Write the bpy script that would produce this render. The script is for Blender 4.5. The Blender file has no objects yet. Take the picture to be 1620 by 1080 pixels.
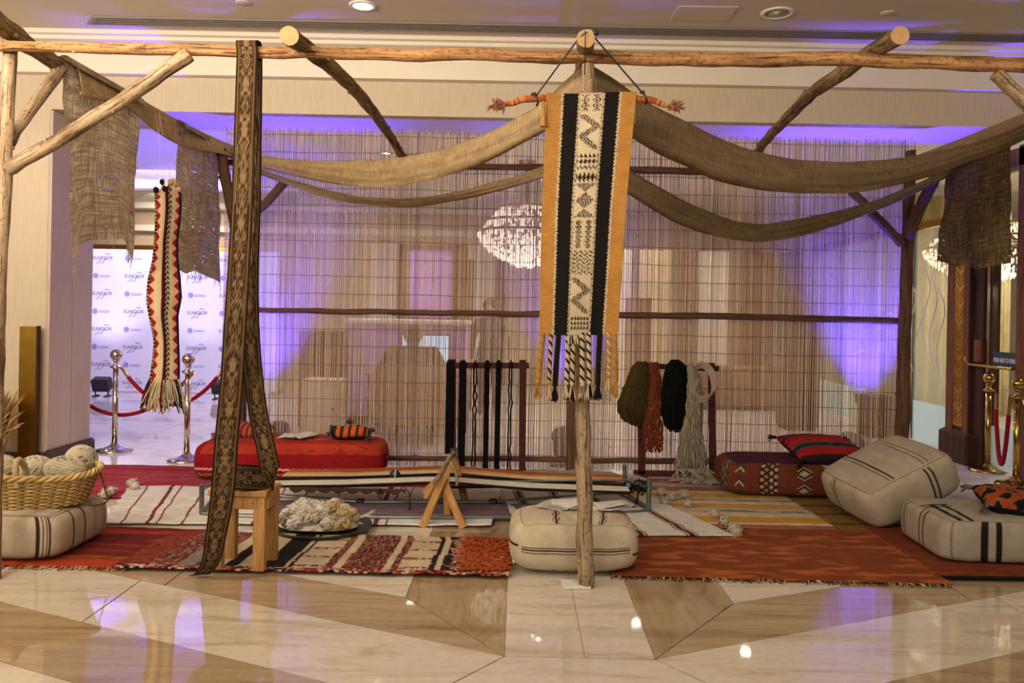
import bpy, math, random
from mathutils import Vector, Matrix, noise
random.seed(7)
R = random.random
def U(a, b): return a + (b - a) * random.random()
SC = bpy.context.scene
COL = SC.collection
PI = math.pi

# ------------------------------------------------------------------ camera, world, exposure, large lights
F, CX, CY, H = 1300.0, 820.0, 495.0, 1.40
SR = 0.019; CR = math.sqrt(1 - SR * SR)
cam_d = bpy.data.cameras.new('camera'); cam = bpy.data.objects.new('camera', cam_d); COL.objects.link(cam)
cam_d.sensor_width = 36; cam_d.lens = F / 1620 * 36
cam_d.shift_x = (810 - CX) / 1620; cam_d.shift_y = (CY - 540) / 1620
cam.matrix_world = Matrix(((CR, -SR, 0, 0), (0, 0, -1, 0), (SR, CR, 0, H), (0, 0, 0, 1)))
cam_d.clip_end = 200
SC.camera = cam
SC.view_settings.view_transform = 'Standard'; SC.view_settings.look = 'None'
SC.view_settings.exposure = -0.5; SC.view_settings.gamma = 1.0; SC.view_settings.use_curve_mapping = False
W = bpy.data.worlds.new('world'); SC.world = W; W.use_nodes = True
W.node_tree.nodes['Background'].inputs[0].default_value = (1.0, 0.90, 0.76, 1)
W.node_tree.nodes['Background'].inputs[1].default_value = 0.42

def area(name, loc, size, power, color, rot=(0, 0, 0)):
    l = bpy.data.lights.new(name, 'AREA'); l.shape = 'RECTANGLE'; l.size, l.size_y = size
    l.energy = power; l.color = color
    o = bpy.data.objects.new(name, l); o.location = loc; o.rotation_euler = rot; COL.objects.link(o); return o
def spot(name, loc, target, power, color, angle=70, blend=0.6, radius=0.05):
    l = bpy.data.lights.new(name, 'SPOT'); l.energy = power; l.color = color
    l.spot_size = math.radians(angle); l.spot_blend = blend; l.shadow_soft_size = radius
    o = bpy.data.objects.new(name, l); o.location = loc
    o.rotation_euler = (Vector(target) - Vector(loc)).to_track_quat('-Z', 'Y').to_euler(); COL.objects.link(o); return o
WARM = (1.0, 0.87, 0.72); PURPLE = (0.07, 0.035, 1.0)
area('lobby_light', (-3.6, -2.6, 3.2), (5.0, 2.5), 280, WARM, (math.radians(74), 0, math.radians(-24)))
area('lobby_light', (2.0, -2.6, 3.6), (4.0, 2.5), 70, WARM, (math.radians(68), 0, math.radians(5)))
area('ceiling_fill', (-4.2, 1.9, 2.9), (6.0, 0.5), 560, WARM, (math.radians(128), 0, math.radians(-8)))  # unseen fill pair added out of view, aimed up to brighten the ceiling
area('ceiling_fill', (2.6, 1.9, 2.9), (5.0, 0.5), 46, WARM, (math.radians(128), 0, 0))
for hx, hy in ((-1.68, 10.2), (-1.65, 13.2), (2.05, 10.0), (1.9, 12.6), (.35, 12.0), (3.3, 11.6), (-.9, 9.0)):
    spot('hall_beam', (hx, hy, 3.33), (hx, hy, 0), 190, (1.0, 0.86, 0.68), 150, 0.8, 0.07)
for hx, hy in ((6.3, 9.4), (7.4, 11.4)):
    spot('hall_beam', (hx, hy, 3.33), (hx, hy, 0), 420, (1.0, 0.88, 0.64), 150, 0.8, 0.07)
spot('hall_beam', (-6.4, 14.2, 3.3), (-6.4, 15.6, 1.5), 260, (1.0, 0.88, 0.7), 140, 0.8, 0.07)  # added lamp without a fixture, brightens the wall above the backdrop
spot('hall_beam', (6.6, 7.0, 3.6), (6.6, 7.0, 0), 160, (1.0, 0.92, 0.74), 150, 0.8, 0.07)  # added lamp without a fixture, lightens what shows through the door transom
spot('hall_beam', (-6.0, 10.0, 3.33), (-6.0, 10.2, 0), 150, (0.74, 0.66, 1.0), 150, 0.8, 0.07)
# recessed downlights of the lobby ceiling
spot('downlight_beam', (-1.24, 6.3, 3.68), (-1.24, 6.3, 0), 28, WARM, 95, 0.9, 0.08)
spot('downlight_beam', (-4.2, 6.3, 3.68), (-4.2, 6.5, 0), 90, WARM, 100, 0.9, 0.08)
spot('downlight_beam', (-1.6, 2.2, 3.68), (-1.2, 6.2, 2.0), 150, WARM, 85, 0.8, 0.06)
spot('downlight_beam', (0.9, 2.6, 3.68), (0.9, 3.4, 0), 160, WARM, 100, 0.9, 0.08)
spot('downlight_beam', (-3.2, 2.8, 3.68), (-2.9, 4.2, 0), 175, WARM, 100, 0.9, 0.08)
# violet LED cans on the floor behind the reed screen
LED = [(-2.20, 7.60), (0.45, 7.60), (3.08, 7.60)]
for (x, y), e in zip(LED, (3200, 1200, 4600)):
    spot('led_beam', (x, y, 0.34), (x * 1.01, 7.46, 2.6), e, PURPLE, 62, 1.0, 0.05)
spot('led_beam', (-6.6, 12.45, 0.32), (-6.55, 12.5, 3.36), 2600, PURPLE, 26, 0.4, 0.05)
spot('led_beam', (-4.6, 12.35, 0.32), (-4.6, 12.3, 3.36), 2000, PURPLE, 40, 0.7, 0.05)
spot('led_beam', (-3.4, 9.4, 0.4), (-4.0, 10.4, 3.36), 900, PURPLE, 70, 0.8, 0.05)
spot('banner_beam', (-6.55, 12.4, 0.25), (-6.65, 13.3, 2.3), 90, (0.86, 0.82, 1.0), 80, 0.9, 0.05)
spot('banner_beam', (-5.1, 12.4, 0.25), (-5.1, 13.3, 2.3), 55, (0.80, 0.74, 1.0), 80, 0.9, 0.05)
area('banner_light', (-5.9, 11.6, 3.1), (3.0, 0.6), 95, (0.74, 0.68, 1.0), (math.radians(50), 0, 0))

# ------------------------------------------------------------------ pixel <-> place helpers (the photograph's frame, 1620x1080)
def P(u, v, Y):
    du, dv = u - CX, v - CY
    return Vector(((du * CR + dv * SR) / F * Y, Y, H - (-du * SR + dv * CR) / F * Y))
def G(u, v, z=0.0):
    du, dv = u - CX, v - CY
    return P(u, v, (H - z) / ((-du * SR + dv * CR) / F))
def lerp(a, b, t): return a + (b - a) * t
def cr(pts, n):
    pts = [Vector(p) for p in pts]; m = len(pts) - 1; out = []
    for i in range(n + 1):
        t = i / n * m; k = min(int(t), m - 1); f = t - k
        p0, p1, p2, p3 = pts[max(k - 1, 0)], pts[k], pts[k + 1], pts[min(k + 2, m)]
        out.append(0.5 * ((2 * p1) + (p2 - p0) * f + (2 * p0 - 5 * p1 + 4 * p2 - p3) * f * f + (3 * p1 - p0 - 3 * p2 + p3) * f ** 3))
    return out
def interp(tab, x):
    if x <= tab[0][0]: return tab[0][1]
    for (a, b), (c, d) in zip(tab, tab[1:]):
        if x <= c: return b + (d - b) * (x - a) / (c - a) if c > a else d
    return tab[-1][1]
def S(h):
    h = h.lstrip('#'); o = []
    for i in (0, 2, 4):
        c = int(h[i:i + 2], 16) / 255; o.append(c / 12.92 if c <= 0.04045 else ((c + 0.055) / 1.055) ** 2.4)
    return tuple(o)
def mixc(a, b, t): return tuple(x + (y - x) * t for x, y in zip(a, b))
def tone(c, a, b): k = U(a, b); return tuple(q * k for q in c)
def nz(x, y, z=0.0): return noise.noise(Vector((x, y, z)))
def hsh(*a):
    v = math.sin(sum(k * x for k, x in zip((12.9898, 78.233, 37.719), a))) * 43758.5453
    return v - math.floor(v)

# ------------------------------------------------------------------ mesh builder
class MB:
    def __init__(s): s.v = []; s.f = []; s.c = []; s.t = []; s.m = []
    def add(s, vs, fs, col=(1, 1, 1), mat=0, tv=None):
        b = len(s.v); s.v += [tuple(p) for p in vs]
        s.f += [tuple(b + i for i in f) for f in fs]; s.m += [mat] * len(fs)
        s.c += col if isinstance(col, list) else [col] * len(vs)
        s.t += [tuple(p) for p in (tv if tv else vs)]
    def box(s, c, size, rot=None, col=(1, 1, 1), mat=0, bev=0.0):
        hx, hy, hz = size[0] / 2, size[1] / 2, size[2] / 2; c = Vector(c)
        bev = min(bev, hx * .9, hy * .9, hz * .9)
        if bev <= 0:
            vs = [Vector((x, y, z)) for x in (-hx, hx) for y in (-hy, hy) for z in (-hz, hz)]
            fs = [(0, 1, 3, 2), (4, 6, 7, 5), (0, 4, 5, 1), (2, 3, 7, 6), (0, 2, 6, 4), (1, 5, 7, 3)]
        else:
            vs = []; idx = {}
            for ix in (-1, 1):
                for iy in (-1, 1):
                    for iz in (-1, 1):
                        for ax in range(3):
                            p = [ix * (hx - bev), iy * (hy - bev), iz * (hz - bev)]
                            p[ax] = (ix, iy, iz)[ax] * (hx, hy, hz)[ax]
                            idx[(ix, iy, iz, ax)] = len(vs); vs.append(Vector(p))
            fs = []
            for ax in range(3):
                b, d = [(1, 2), (2, 0), (0, 1)][ax]
                for sg in (-1, 1):
                    q = []
                    for (p, r) in ((-1, -1), (1, -1), (1, 1), (-1, 1)):
                        k = [0, 0, 0]; k[ax] = sg; k[b] = p; k[d] = r; q.append(idx[(*k, ax)])
                    fs.append(tuple(q if sg > 0 else q[::-1]))
                for p in (-1, 1):
                    for r in (-1, 1):
                        k0 = [0, 0, 0]; k0[ax] = -1; k0[b] = p; k0[d] = r; k1 = list(k0); k1[ax] = 1
                        q = (idx[(*k0, b)], idx[(*k1, b)], idx[(*k1, d)], idx[(*k0, d)])
                        fs.append(q if p * r < 0 else q[::-1])
            for ix in (-1, 1):
                for iy in (-1, 1):
                    for iz in (-1, 1):
                        q = [idx[(ix, iy, iz, a)] for a in range(3)]
                        fs.append(tuple(q if ix * iy * iz > 0 else q[::-1]))
        tv = list(vs)
        if rot: vs = [rot @ p for p in vs]
        s.add([p + c for p in vs], fs, col, mat, tv)
    def tube(s, pts, rad, seg=10, col=(1, 1, 1), mat=0, capmat=None, jit=0.0, cap=True, flat=1.0):
        pts = [Vector(p) for p in pts]; n = len(pts)
        if not isinstance(rad, (list, tuple)): rad = [rad] * n
        T = [(pts[min(i + 1, n - 1)] - pts[max(i - 1, 0)]).normalized() for i in range(n)]
        up = Vector((0, 0, 1)) if abs(T[0].z) < .9 else Vector((0, 1, 0))
        N = (up - T[0] * up.dot(T[0])).normalized(); vs = []; tv = []; cs = []; L = 0
        sd = R() * 100
        for i in range(n):
            if i: L += (pts[i] - pts[i - 1]).length
            N = (N - T[i] * N.dot(T[i])); N = N.normalized() if N.length > 1e-6 else T[i].orthogonal().normalized()
            B = T[i].cross(N)
            for k in range(seg):
                a = 2 * PI * k / seg; r = rad[i]
                if jit: r *= 1 + jit * nz(math.cos(a) * 1.3 + sd, math.sin(a) * 1.3, L * 5)
                vs.append(pts[i] + N * (math.cos(a) * r) + B * (math.sin(a) * r * flat))
                tv.append((math.cos(a) * r + sd, math.sin(a) * r, L))
                cs.append(col[i] if isinstance(col, list) else col)
        fs = [(i * seg + k, i * seg + (k + 1) % seg, (i + 1) * seg + (k + 1) % seg, (i + 1) * seg + k) for i in range(n - 1) for k in range(seg)]
        s.add(vs, fs, cs, mat, tv)
        if cap:
            b = len(s.v)
            c0 = [vs[k] for k in range(seg)][::-1]; c1 = vs[-seg:]
            cm = mat if capmat is None else capmat
            s.add(c0, [tuple(range(seg))], cs[0], cm); s.add(c1, [tuple(range(seg))], cs[-1], cm)
    def grid(s, fn, nu, nv, col=None, tv=None, mat=0, wrap=False):
        vs = []; cs = []; ts = []
        for i in range(nu + 1):
            for j in range(nv + 1):
                u, v = i / nu, j / nv; p = fn(u, v); vs.append(p)
                cs.append(col(u, v) if callable(col) else (col or (1, 1, 1))); ts.append(tv(u, v) if tv else p)
        q = nv + 1
        fs = [(i * q + j, (i + 1) * q + j, (i + 1) * q + j + 1, i * q + j + 1) for i in range(nu) for j in range(nv)]
        s.add(vs, fs, cs, mat, ts)
    def lathe(s, prof, c=(0, 0, 0), seg=24, col=(1, 1, 1), mat=0, sx=1.0, sy=1.0, rot=None):
        vs = []; n = len(prof); c = Vector(c)
        for r, z in prof:
            for k in range(seg):
                a = 2 * PI * k / seg; p = Vector((math.cos(a) * r * sx, math.sin(a) * r * sy, z))
                vs.append((rot @ p if rot else p) + c)
        fs = [(i * seg + k, i * seg + (k + 1) % seg, (i + 1) * seg + (k + 1) % seg, (i + 1) * seg + k) for i in range(n - 1) for k in range(seg)]
        if prof[0][0] > 1e-5: fs.append(tuple(range(seg))[::-1])
        if prof[-1][0] > 1e-5: fs.append(tuple((n - 1) * seg + k for k in range(seg)))
        s.add(vs, fs, col, mat)
    def prism(s, poly, z0, z1, col=(1, 1, 1), mat=0):
        n = len(poly); ar = sum(poly[i][0] * poly[(i + 1) % n][1] - poly[(i + 1) % n][0] * poly[i][1] for i in range(n))
        if ar < 0: poly = poly[::-1]
        vs = [(x, y, z0) for x, y in poly] + [(x, y, z1) for x, y in poly]
        fs = [tuple(range(n))[::-1], tuple(range(n, 2 * n))] + [(i, (i + 1) % n, n + (i + 1) % n, n + i) for i in range(n)]
        s.add(vs, fs, col, mat)
    def ball(s, c, r, nu=16, nv=10, col=(1, 1, 1), mat=0, disp=None, sc=(1, 1, 1), rot=None):
        c = Vector(c); vs = []; cs = []
        for j in range(nv + 1):
            th = PI * j / nv
            for i in range(nu):
                a = 2 * PI * i / nu; d = Vector((math.sin(th) * math.cos(a), math.sin(th) * math.sin(a), math.cos(th)))
                q = r * (1 + (disp(d) if disp else 0)); p = Vector((d.x * sc[0], d.y * sc[1], d.z * sc[2])) * q
                vs.append((rot @ p if rot else p) + c); cs.append(col(d) if callable(col) else col)
        fs = [(j * nu + i, (j + 1) * nu + i, (j + 1) * nu + (i + 1) % nu, j * nu + (i + 1) % nu) for j in range(nv) for i in range(nu)]
        s.add(vs, fs, cs, mat)
    def build(s, name, mats, parent=None, smooth=True, solid=0.0, kind=None, label=None, offset=0.0):
        me = bpy.data.meshes.new(name); me.from_pydata(s.v, [], s.f)
        a = me.attributes.new('Col', 'FLOAT_COLOR', 'POINT')
        a.data.foreach_set('color', [x for c in s.c for x in (c[0], c[1], c[2], 1.0)])
        t = me.attributes.new('tv', 'FLOAT_VECTOR', 'POINT')
        t.data.foreach_set('vector', [x for c in s.t for x in c])
        for m in (mats if isinstance(mats, (list, tuple)) else [mats]): me.materials.append(m)
        me.polygons.foreach_set('material_index', s.m)
        me.polygons.foreach_set('use_smooth', [smooth] * len(s.f))
        me.update()
        o = bpy.data.objects.new(name, me); COL.objects.link(o)
        if parent is not None:
            o.parent = parent; o.matrix_parent_inverse = parent_world(parent).inverted()
        if solid:
            md = o.modifiers.new('thick', 'SOLIDIFY'); md.thickness = solid; md.offset = offset
        if kind: o['kind'] = kind
        if label: o['label'] = label
        return o
def parent_world(p):
    m = Matrix.LocRotScale(p.location, p.rotation_euler, p.scale)
    return (parent_world(p.parent) @ p.matrix_parent_inverse @ m) if p.parent else m
def tag(o, label, cat, group=None, kind=None):
    o['label'] = label; o['category'] = cat
    if group: o['group'] = group
    if kind: o['kind'] = kind
    return o
def thing(name, loc, label, cat, group=None, rot=(0, 0, 0)):
    o = bpy.data.objects.new(name, None); o.location = loc; o.rotation_euler = rot; o.empty_display_size = .05
    COL.objects.link(o); return tag(o, label, cat, group)
def local(o, parent):            # the mesh was made in the parent's own frame
    o.parent = parent; o.matrix_parent_inverse = Matrix(); return o
def struct(o): o['kind'] = 'structure'; return o
def dup(o, **kw):
    c = o.copy(); COL.objects.link(c)
    for ch in [x for x in o.children]:
        d = dup(ch); d.parent = c; d.matrix_parent_inverse = ch.matrix_parent_inverse.copy()
    for k, v in kw.items(): c[k] = v
    return c

# ------------------------------------------------------------------ materials
class NT:
    def __init__(s, name):
        s.m = bpy.data.materials.new(name); s.m.use_nodes = True; s.n = s.m.node_tree.nodes; s.l = s.m.node_tree.links
        s.b = s.n['Principled BSDF']; s.out = s.n['Material Output']
    def node(s, t, **kw):
        n = s.n.new(t)
        for k, v in kw.items(): setattr(n, k, v)
        return n
    def coords(s, scale, src='tv', rot=(0, 0, 0)):
        if src == 'tv': a = s.node('ShaderNodeAttribute', attribute_name='tv'); o = a.outputs['Vector']
        else: a = s.node('ShaderNodeTexCoord'); o = a.outputs['Object']
        m = s.node('ShaderNodeMapping'); m.inputs['Scale'].default_value = scale; m.inputs['Rotation'].default_value = rot
        s.l.new(o, m.inputs['Vector']); return m.outputs['Vector']
    def noise(s, vec, scale=1.0, detail=3.0, rough=.55, dist=0.0):
        n = s.node('ShaderNodeTexNoise'); n.inputs['Scale'].default_value = scale; n.inputs['Detail'].default_value = detail
        n.inputs['Roughness'].default_value = rough; n.inputs['Distortion'].default_value = dist
        s.l.new(vec, n.inputs['Vector']); return n.outputs['Fac']
    def ramp(s, fac, stops):
        r = s.node('ShaderNodeValToRGB'); e = r.color_ramp.elements
        while len(e) < len(stops): e.new(.5)
        for el, (p, c) in zip(e, stops): el.position = p; el.color = (*c, 1) if len(c) == 3 else c
        s.l.new(fac, r.inputs['Fac']); return r.outputs['Color']
    def mul(s, a, b, fac=1.0, mode='MULTIPLY'):
        m = s.node('ShaderNodeMix', data_type='RGBA', blend_type=mode); m.inputs[0].default_value = fac
        for x, i in ((a, 6), (b, 7)):
            if isinstance(x, tuple): m.inputs[i].default_value = (*x, 1)
            else: s.l.new(x, m.inputs[i])
        return m.outputs[2]
    def attr(s): return s.node('ShaderNodeAttribute', attribute_name='Col').outputs['Color']
    def col(s, c):
        if isinstance(c, tuple): s.b.inputs['Base Color'].default_value = (*c, 1)
        else: s.l.new(c, s.b.inputs['Base Color'])
    def bump(s, h, strength=.3, dist=.01):
        b = s.node('ShaderNodeBump'); b.inputs['Strength'].default_value = strength; b.inputs['Distance'].default_value = dist
        s.l.new(h, b.inputs['Height']); s.l.new(b.outputs['Normal'], s.b.inputs['Normal'])
    def set(s, rough=.6, metal=0.0, spec=.5, emit=None, es=1.0):
        s.b.inputs['Roughness'].default_value = rough; s.b.inputs['Metallic'].default_value = metal
        s.b.inputs['Specular IOR Level'].default_value = spec
        if emit: s.b.inputs['Emission Color'].default_value = (*emit, 1); s.b.inputs['Emission Strength'].default_value = es
def reedmat(name):
    n = NT(name); f = n.noise(n.coords((9, 9, 7)), 1, 4); c = n.mul(n.attr(), n.ramp(f, [(.30, (.5, .44, .4)), (.42, (1, 1, 1)), (.75, (1.05,) * 3)])); n.col(c); n.set(.5, 0, .3)
    n.b.inputs['Subsurface Weight'].default_value = .75; n.b.inputs['Subsurface Radius'].default_value = (1, 1, 1.1); n.b.inputs['Subsurface Scale'].default_value = .028
    return n.m
def plain(name, c, rough=.6, metal=0., spec=.5, var=.12, scale=6., src='Object', emit=None, es=1.):
    n = NT(name)
    if var:
        f = n.noise(n.coords((scale,) * 3, src), 1, 4); n.col(n.mul(c, n.ramp(f, [(.25, (1 - var,) * 3), (.75, (1 + var * .3,) * 3)])))
        n.bump(f, .06, .01)
    else: n.col(c)
    n.set(rough, metal, spec, emit, es); return n.m
def fabric(name, weave=(260, 260, 260), var=.35, rough=.95, src='tv', tint=(1, 1, 1), bs=.35):
    n = NT(name); f = n.noise(n.coords(weave, src), 1, 2); g = n.noise(n.coords((9, 9, 9), src), 1, 4)
    c = n.mul(n.attr(), n.ramp(f, [(.3, (1 - var,) * 3), (.7, (1 + var * .35,) * 3)]))
    c = n.mul(c, n.ramp(g, [(.3, (.82,) * 3), (.7, (1.06,) * 3)]))
    if tint != (1, 1, 1): c = n.mul(c, tint)
    n.col(c); n.bump(f, bs, .004); n.set(rough, 0, .15); return n.m
def wood(name, dark, light, along=(55, 55, 2.6), rough=.75, src='tv', bs=.5, knots=True):
    n = NT(name); f = n.noise(n.coords(along, src), 1, 6, .65, .8)
    c = n.ramp(f, [(.34, dark), (.5, mixc(dark, light, .6)), (.63, light)]); h = f
    if knots:
        k = n.noise(n.coords((11, 11, 4), src), 1, 4); c = n.mul(c, n.ramp(k, [(.33, (.40, .33, .28)), (.45, (1, 1, 1)), (.7, (1.08,) * 3)]))
        cr_ = n.noise(n.coords((90, 90, 3.2), src), 1, 2, .5, .3); m = n.ramp(cr_, [(.36, (.28, .22, .18)), (.40, (1, 1, 1))]); c = n.mul(c, m)
        fl = n.noise(n.coords((60, 60, 42), src), 1, 3); c = n.mul(c, n.ramp(fl, [(.36, (.6, .55, .5)), (.46, (1, 1, 1))])); h = n.mul(n.mul(f, m), 1.0) if False else m
    n.col(c); n.bump(h, bs, .008); n.set(rough, 0, .25); return n.m
def burlap(name, dark, light, open_=.16, fq=120, lo=.45):
    n = NT(name)
    a = n.noise(n.coords((fq, 5, 1)), 1, 3, .6); b = n.noise(n.coords((5, fq, 1)), 1, 3, .6); g = n.noise(n.coords((5, 5, 1)), 1, 4)
    s = n.mul(n.ramp(a, [(.34, (lo,) * 3), (.6, (1,) * 3)]), n.ramp(b, [(.34, (lo,) * 3), (.6, (1,) * 3)]))
    s = n.mul(s, n.ramp(g, [(.25, (.6,) * 3), (.7, (1.1,) * 3)]))
    mx = n.node('ShaderNodeMix', data_type='RGBA'); n.l.new(s, mx.inputs[0])
    mx.inputs[6].default_value = (*dark, 1); mx.inputs[7].default_value = (*light, 1)
    n.col(mx.outputs[2]); n.bump(s, .5, .006); n.set(.95, 0, .1)
    tl = n.node('ShaderNodeBsdfTranslucent'); n.l.new(mx.outputs[2], tl.inputs['Color'])
    m1 = n.node('ShaderNodeMixShader'); m1.inputs[0].default_value = .28
    n.l.new(n.b.outputs[0], m1.inputs[1]); n.l.new(tl.outputs[0], m1.inputs[2])
    if open_ <= 0: n.l.new(m1.outputs[0], n.out.inputs['Surface']); return n.m
    tr = n.node('ShaderNodeBsdfTransparent')
    hole = n.ramp(n.mul(a, b), [(open_ * .75, (1, 1, 1)), (open_ * 1.35, (0, 0, 0))])
    m2 = n.node('ShaderNodeMixShader'); n.l.new(hole, m2.inputs[0]); n.l.new(m1.outputs[0], m2.inputs[1]); n.l.new(tr.outputs[0], m2.inputs[2])
    n.l.new(m2.outputs[0], n.out.inputs['Surface']); return n.m
def glassy(name, tint, gloss=.12, rough=.02, frost=0.0, frostc=(.7, .85, .9)):
    n = NT(name); t = n.node('ShaderNodeBsdfTransparent'); t.inputs[0].default_value = (*tint, 1)
    g = n.node('ShaderNodeBsdfGlossy'); g.inputs['Roughness'].default_value = rough
    m = n.node('ShaderNodeMixShader'); m.inputs[0].default_value = gloss
    n.l.new(t.outputs[0], m.inputs[1]); n.l.new(g.outputs[0], m.inputs[2]); o = m.outputs[0]
    if frost:
        d = n.node('ShaderNodeBsdfTranslucent'); d.inputs[0].default_value = (*frostc, 1)
        e = n.node('ShaderNodeBsdfDiffuse'); e.inputs[0].default_value = (*frostc, 1)
        q = n.node('ShaderNodeMixShader'); q.inputs[0].default_value = .5
        n.l.new(d.outputs[0], q.inputs[1]); n.l.new(e.outputs[0], q.inputs[2])
        w = n.node('ShaderNodeMixShader'); w.inputs[0].default_value = frost; n.l.new(o, w.inputs[1]); n.l.new(q.outputs[0], w.inputs[2]); o = w.outputs[0]
    n.l.new(o, n.out.inputs['Surface']); return n.m
def marble(name, base, vein, rough=.035, stretch=(.8, 5.0, 1), rot=0.0, vs=(.42, .5)):
    n = NT(name)
    v = n.noise(n.coords(stretch, 'Object', (0, 0, rot)), 1.6, 6, .6, .9); w = n.noise(n.coords((26, 26, 26), 'Object'), 1, 3)
    c = n.ramp(v, [(vs[0] - .12, vein), (vs[1], base), (.8, mixc(base, (1, 1, 1), .12))])
    c = n.mul(c, n.ramp(w, [(.3, (.9,) * 3), (.6, (1,) * 3)]))
    n.col(c); n.set(rough, 0, .68); return n.m

def wallpaper(name, c):
    n = NT(name); f = n.noise(n.coords((140, 140, 6), 'Object'), 1, 2); n.col(n.mul(c, n.ramp(f, [(.3, (.86,) * 3), (.7, (1.03,) * 3)])))
    n.bump(f, .15, .003); n.set(.75, 0, .3); return n.m
M = dict(
    wall=wallpaper('wallpaper', S('bfae93')), wall_side=wallpaper('wallpaper_side', S('c4b2a4')),
    ceil=plain('ceiling_paint', S('cdbda6'), .8, var=.05, scale=1.2), white=plain('white_paint', S('e2dacb'), .6, var=.05),
    hallwall=plain('hall_wall', S('c6b08e'), .7, var=.06, scale=2), cornice=plain('cornice_paint', S('d6c9b4'), .6, var=.04), dark=plain('recess_shade', S('141110'), .8, var=0),
    grille=plain('grille_metal', S('7a7066'), .5, var=0), base=plain('baseboard_wood', S('4a3230'), .4, var=.2),
    cream=marble('marble_cream', S('d0c5b1'), S('b9a689')), brown=marble('marble_brown', S('a8916f'), S('8c7352'), stretch=(.7, 6.5, 1), rot=.42),
    brownr=marble('marble_brown_other_way', S('a8916f'), S('8c7352'), stretch=(.7, 6.5, 1), rot=-.42),
    browny=marble('marble_brown_strip', S('a48c6b'), S('8c7352'), stretch=(4.5, .8, 1)),
    pale=marble('marble_pale', S('d9d3cc'), S('b9b0a8')), grout=plain('grout', S('4c3e30'), .7, var=0),
    pole=wood('pole_bark_stripped', S('7a5836'), S('c9a878')), pole_pale=wood('pole_weathered', S('745c40'), S('ac9373')),
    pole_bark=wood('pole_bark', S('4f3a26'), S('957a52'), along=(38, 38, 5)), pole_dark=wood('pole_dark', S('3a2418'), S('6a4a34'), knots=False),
    pole_end=plain('cut_end_wood', S('b8905e'), .8, var=.25, scale=40), beam=wood('beam_wood', S('7c5230'), S('b98a58')),
    stool=wood('pine_wood', S('9a6a36'), S('bd9058'), along=(50, 50, 4), src='tv', bs=.12, knots=False), redwood=wood('stained_wood', S('2c100b'), S('4d2016'), along=(30, 30, 30), bs=.2, knots=False),
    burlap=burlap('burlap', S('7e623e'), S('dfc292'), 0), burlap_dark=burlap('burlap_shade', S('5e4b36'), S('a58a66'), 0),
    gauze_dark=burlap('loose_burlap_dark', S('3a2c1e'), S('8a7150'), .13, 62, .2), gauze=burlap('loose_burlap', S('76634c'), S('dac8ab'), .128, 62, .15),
    cloth=fabric('woven_cloth'), cloth_fine=fabric('fine_weave', (420, 420, 420), .22), rug=fabric('rug_weave', (150, 420, 60), .45),
    yarn=fabric('yarn', (300, 300, 900), .5), plainc=fabric('coloured', (30, 30, 30), .12, .6, bs=.05),
    steel=plain('galvanised_pipe', S('7c857c'), .35, .85, var=.2, scale=14), chrome=plain('polished_metal', S('c9b9a8'), .12, 1., var=0),
    brass=plain('brass', S('b08d4e'), .16, 1., var=.08), gold=plain('gold_mirror', S('c99a3c'), .30, 1., var=.15, scale=12),
    black=plain('black_plastic', S('121214'), .5, var=0), rope=plain('red_velvet', S('8f0a1c'), .85, spec=.2, var=.2, scale=60),
    wdark=wood('dark_frame_wood', S('2a1710'), S('4a2c1c'), along=(20, 20, 3), src='Object', bs=.1, knots=False),
    wmid=wood('brown_frame_wood', S('54331f'), S('7a4d2e'), along=(20, 20, 3), src='Object', bs=.1, knots=False),
    glass=glassy('door_glass', (.93, .97, .95), .10), frost=glassy('frosted_glass', (.9, .95, .95), .06, .2, .75), glass2=glassy('etched_glass', (.93, .96, .92), .08, .1, .22, (.8, .85, .75)),
    lamp=plain('lamp_glow', (1, 1, 1), .5, var=0, emit=(1, .9, .75), es=14), lampdim=plain('lamp_dark', S('a39a8c'), .3, var=0),
    led=plain('led_glow', S('5030d0'), .3, var=0, emit=(.45, .3, 1.), es=22), ledlens=plain('led_lens', S('2a1880'), .2, var=0, emit=(.2, .06, 1.), es=2.2),
    crystal=plain('crystal_glow', S('fff4dc'), .1, var=0, emit=(1., .92, .76), es=1.25), banner=plain('banner_vinyl', S('f1eff2'), .5, var=0),
    ink=plain('banner_ink', S('6a6796'), .6, var=0), ink2=plain('banner_ink_pale', S('a49cd0'), .6, var=0),
    screen=plain('monitor_glow', S('9ac0e0'), .3, var=0, emit=(.55, .78, 1.), es=1.3), lilac=plain('violet_lit_lilac', S('b88ae0'), .5, var=0),
    paper=plain('paper', S('d9d4c8'), .6, var=.1, scale=30), sign=plain('sign_green', S('0e3a3f'), .4, var=0), signtext=plain('sign_white', S('e8e6f0'), .5, var=0),
    skin=plain('skin', S('9c6c50'), .55, var=.05), hair=plain('hair', S('1b1412'), .7, var=.1), bronze=plain('tray_metal', S('4d4a3a'), .45, .5, var=.25, scale=20),
    reed=reedmat('dry_reed'), curtain=plain('curtain', S('b59a55'), .8, var=.1), tan=plain('tan_leather', S('8a5a36'), .6, var=.15),
)
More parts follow.
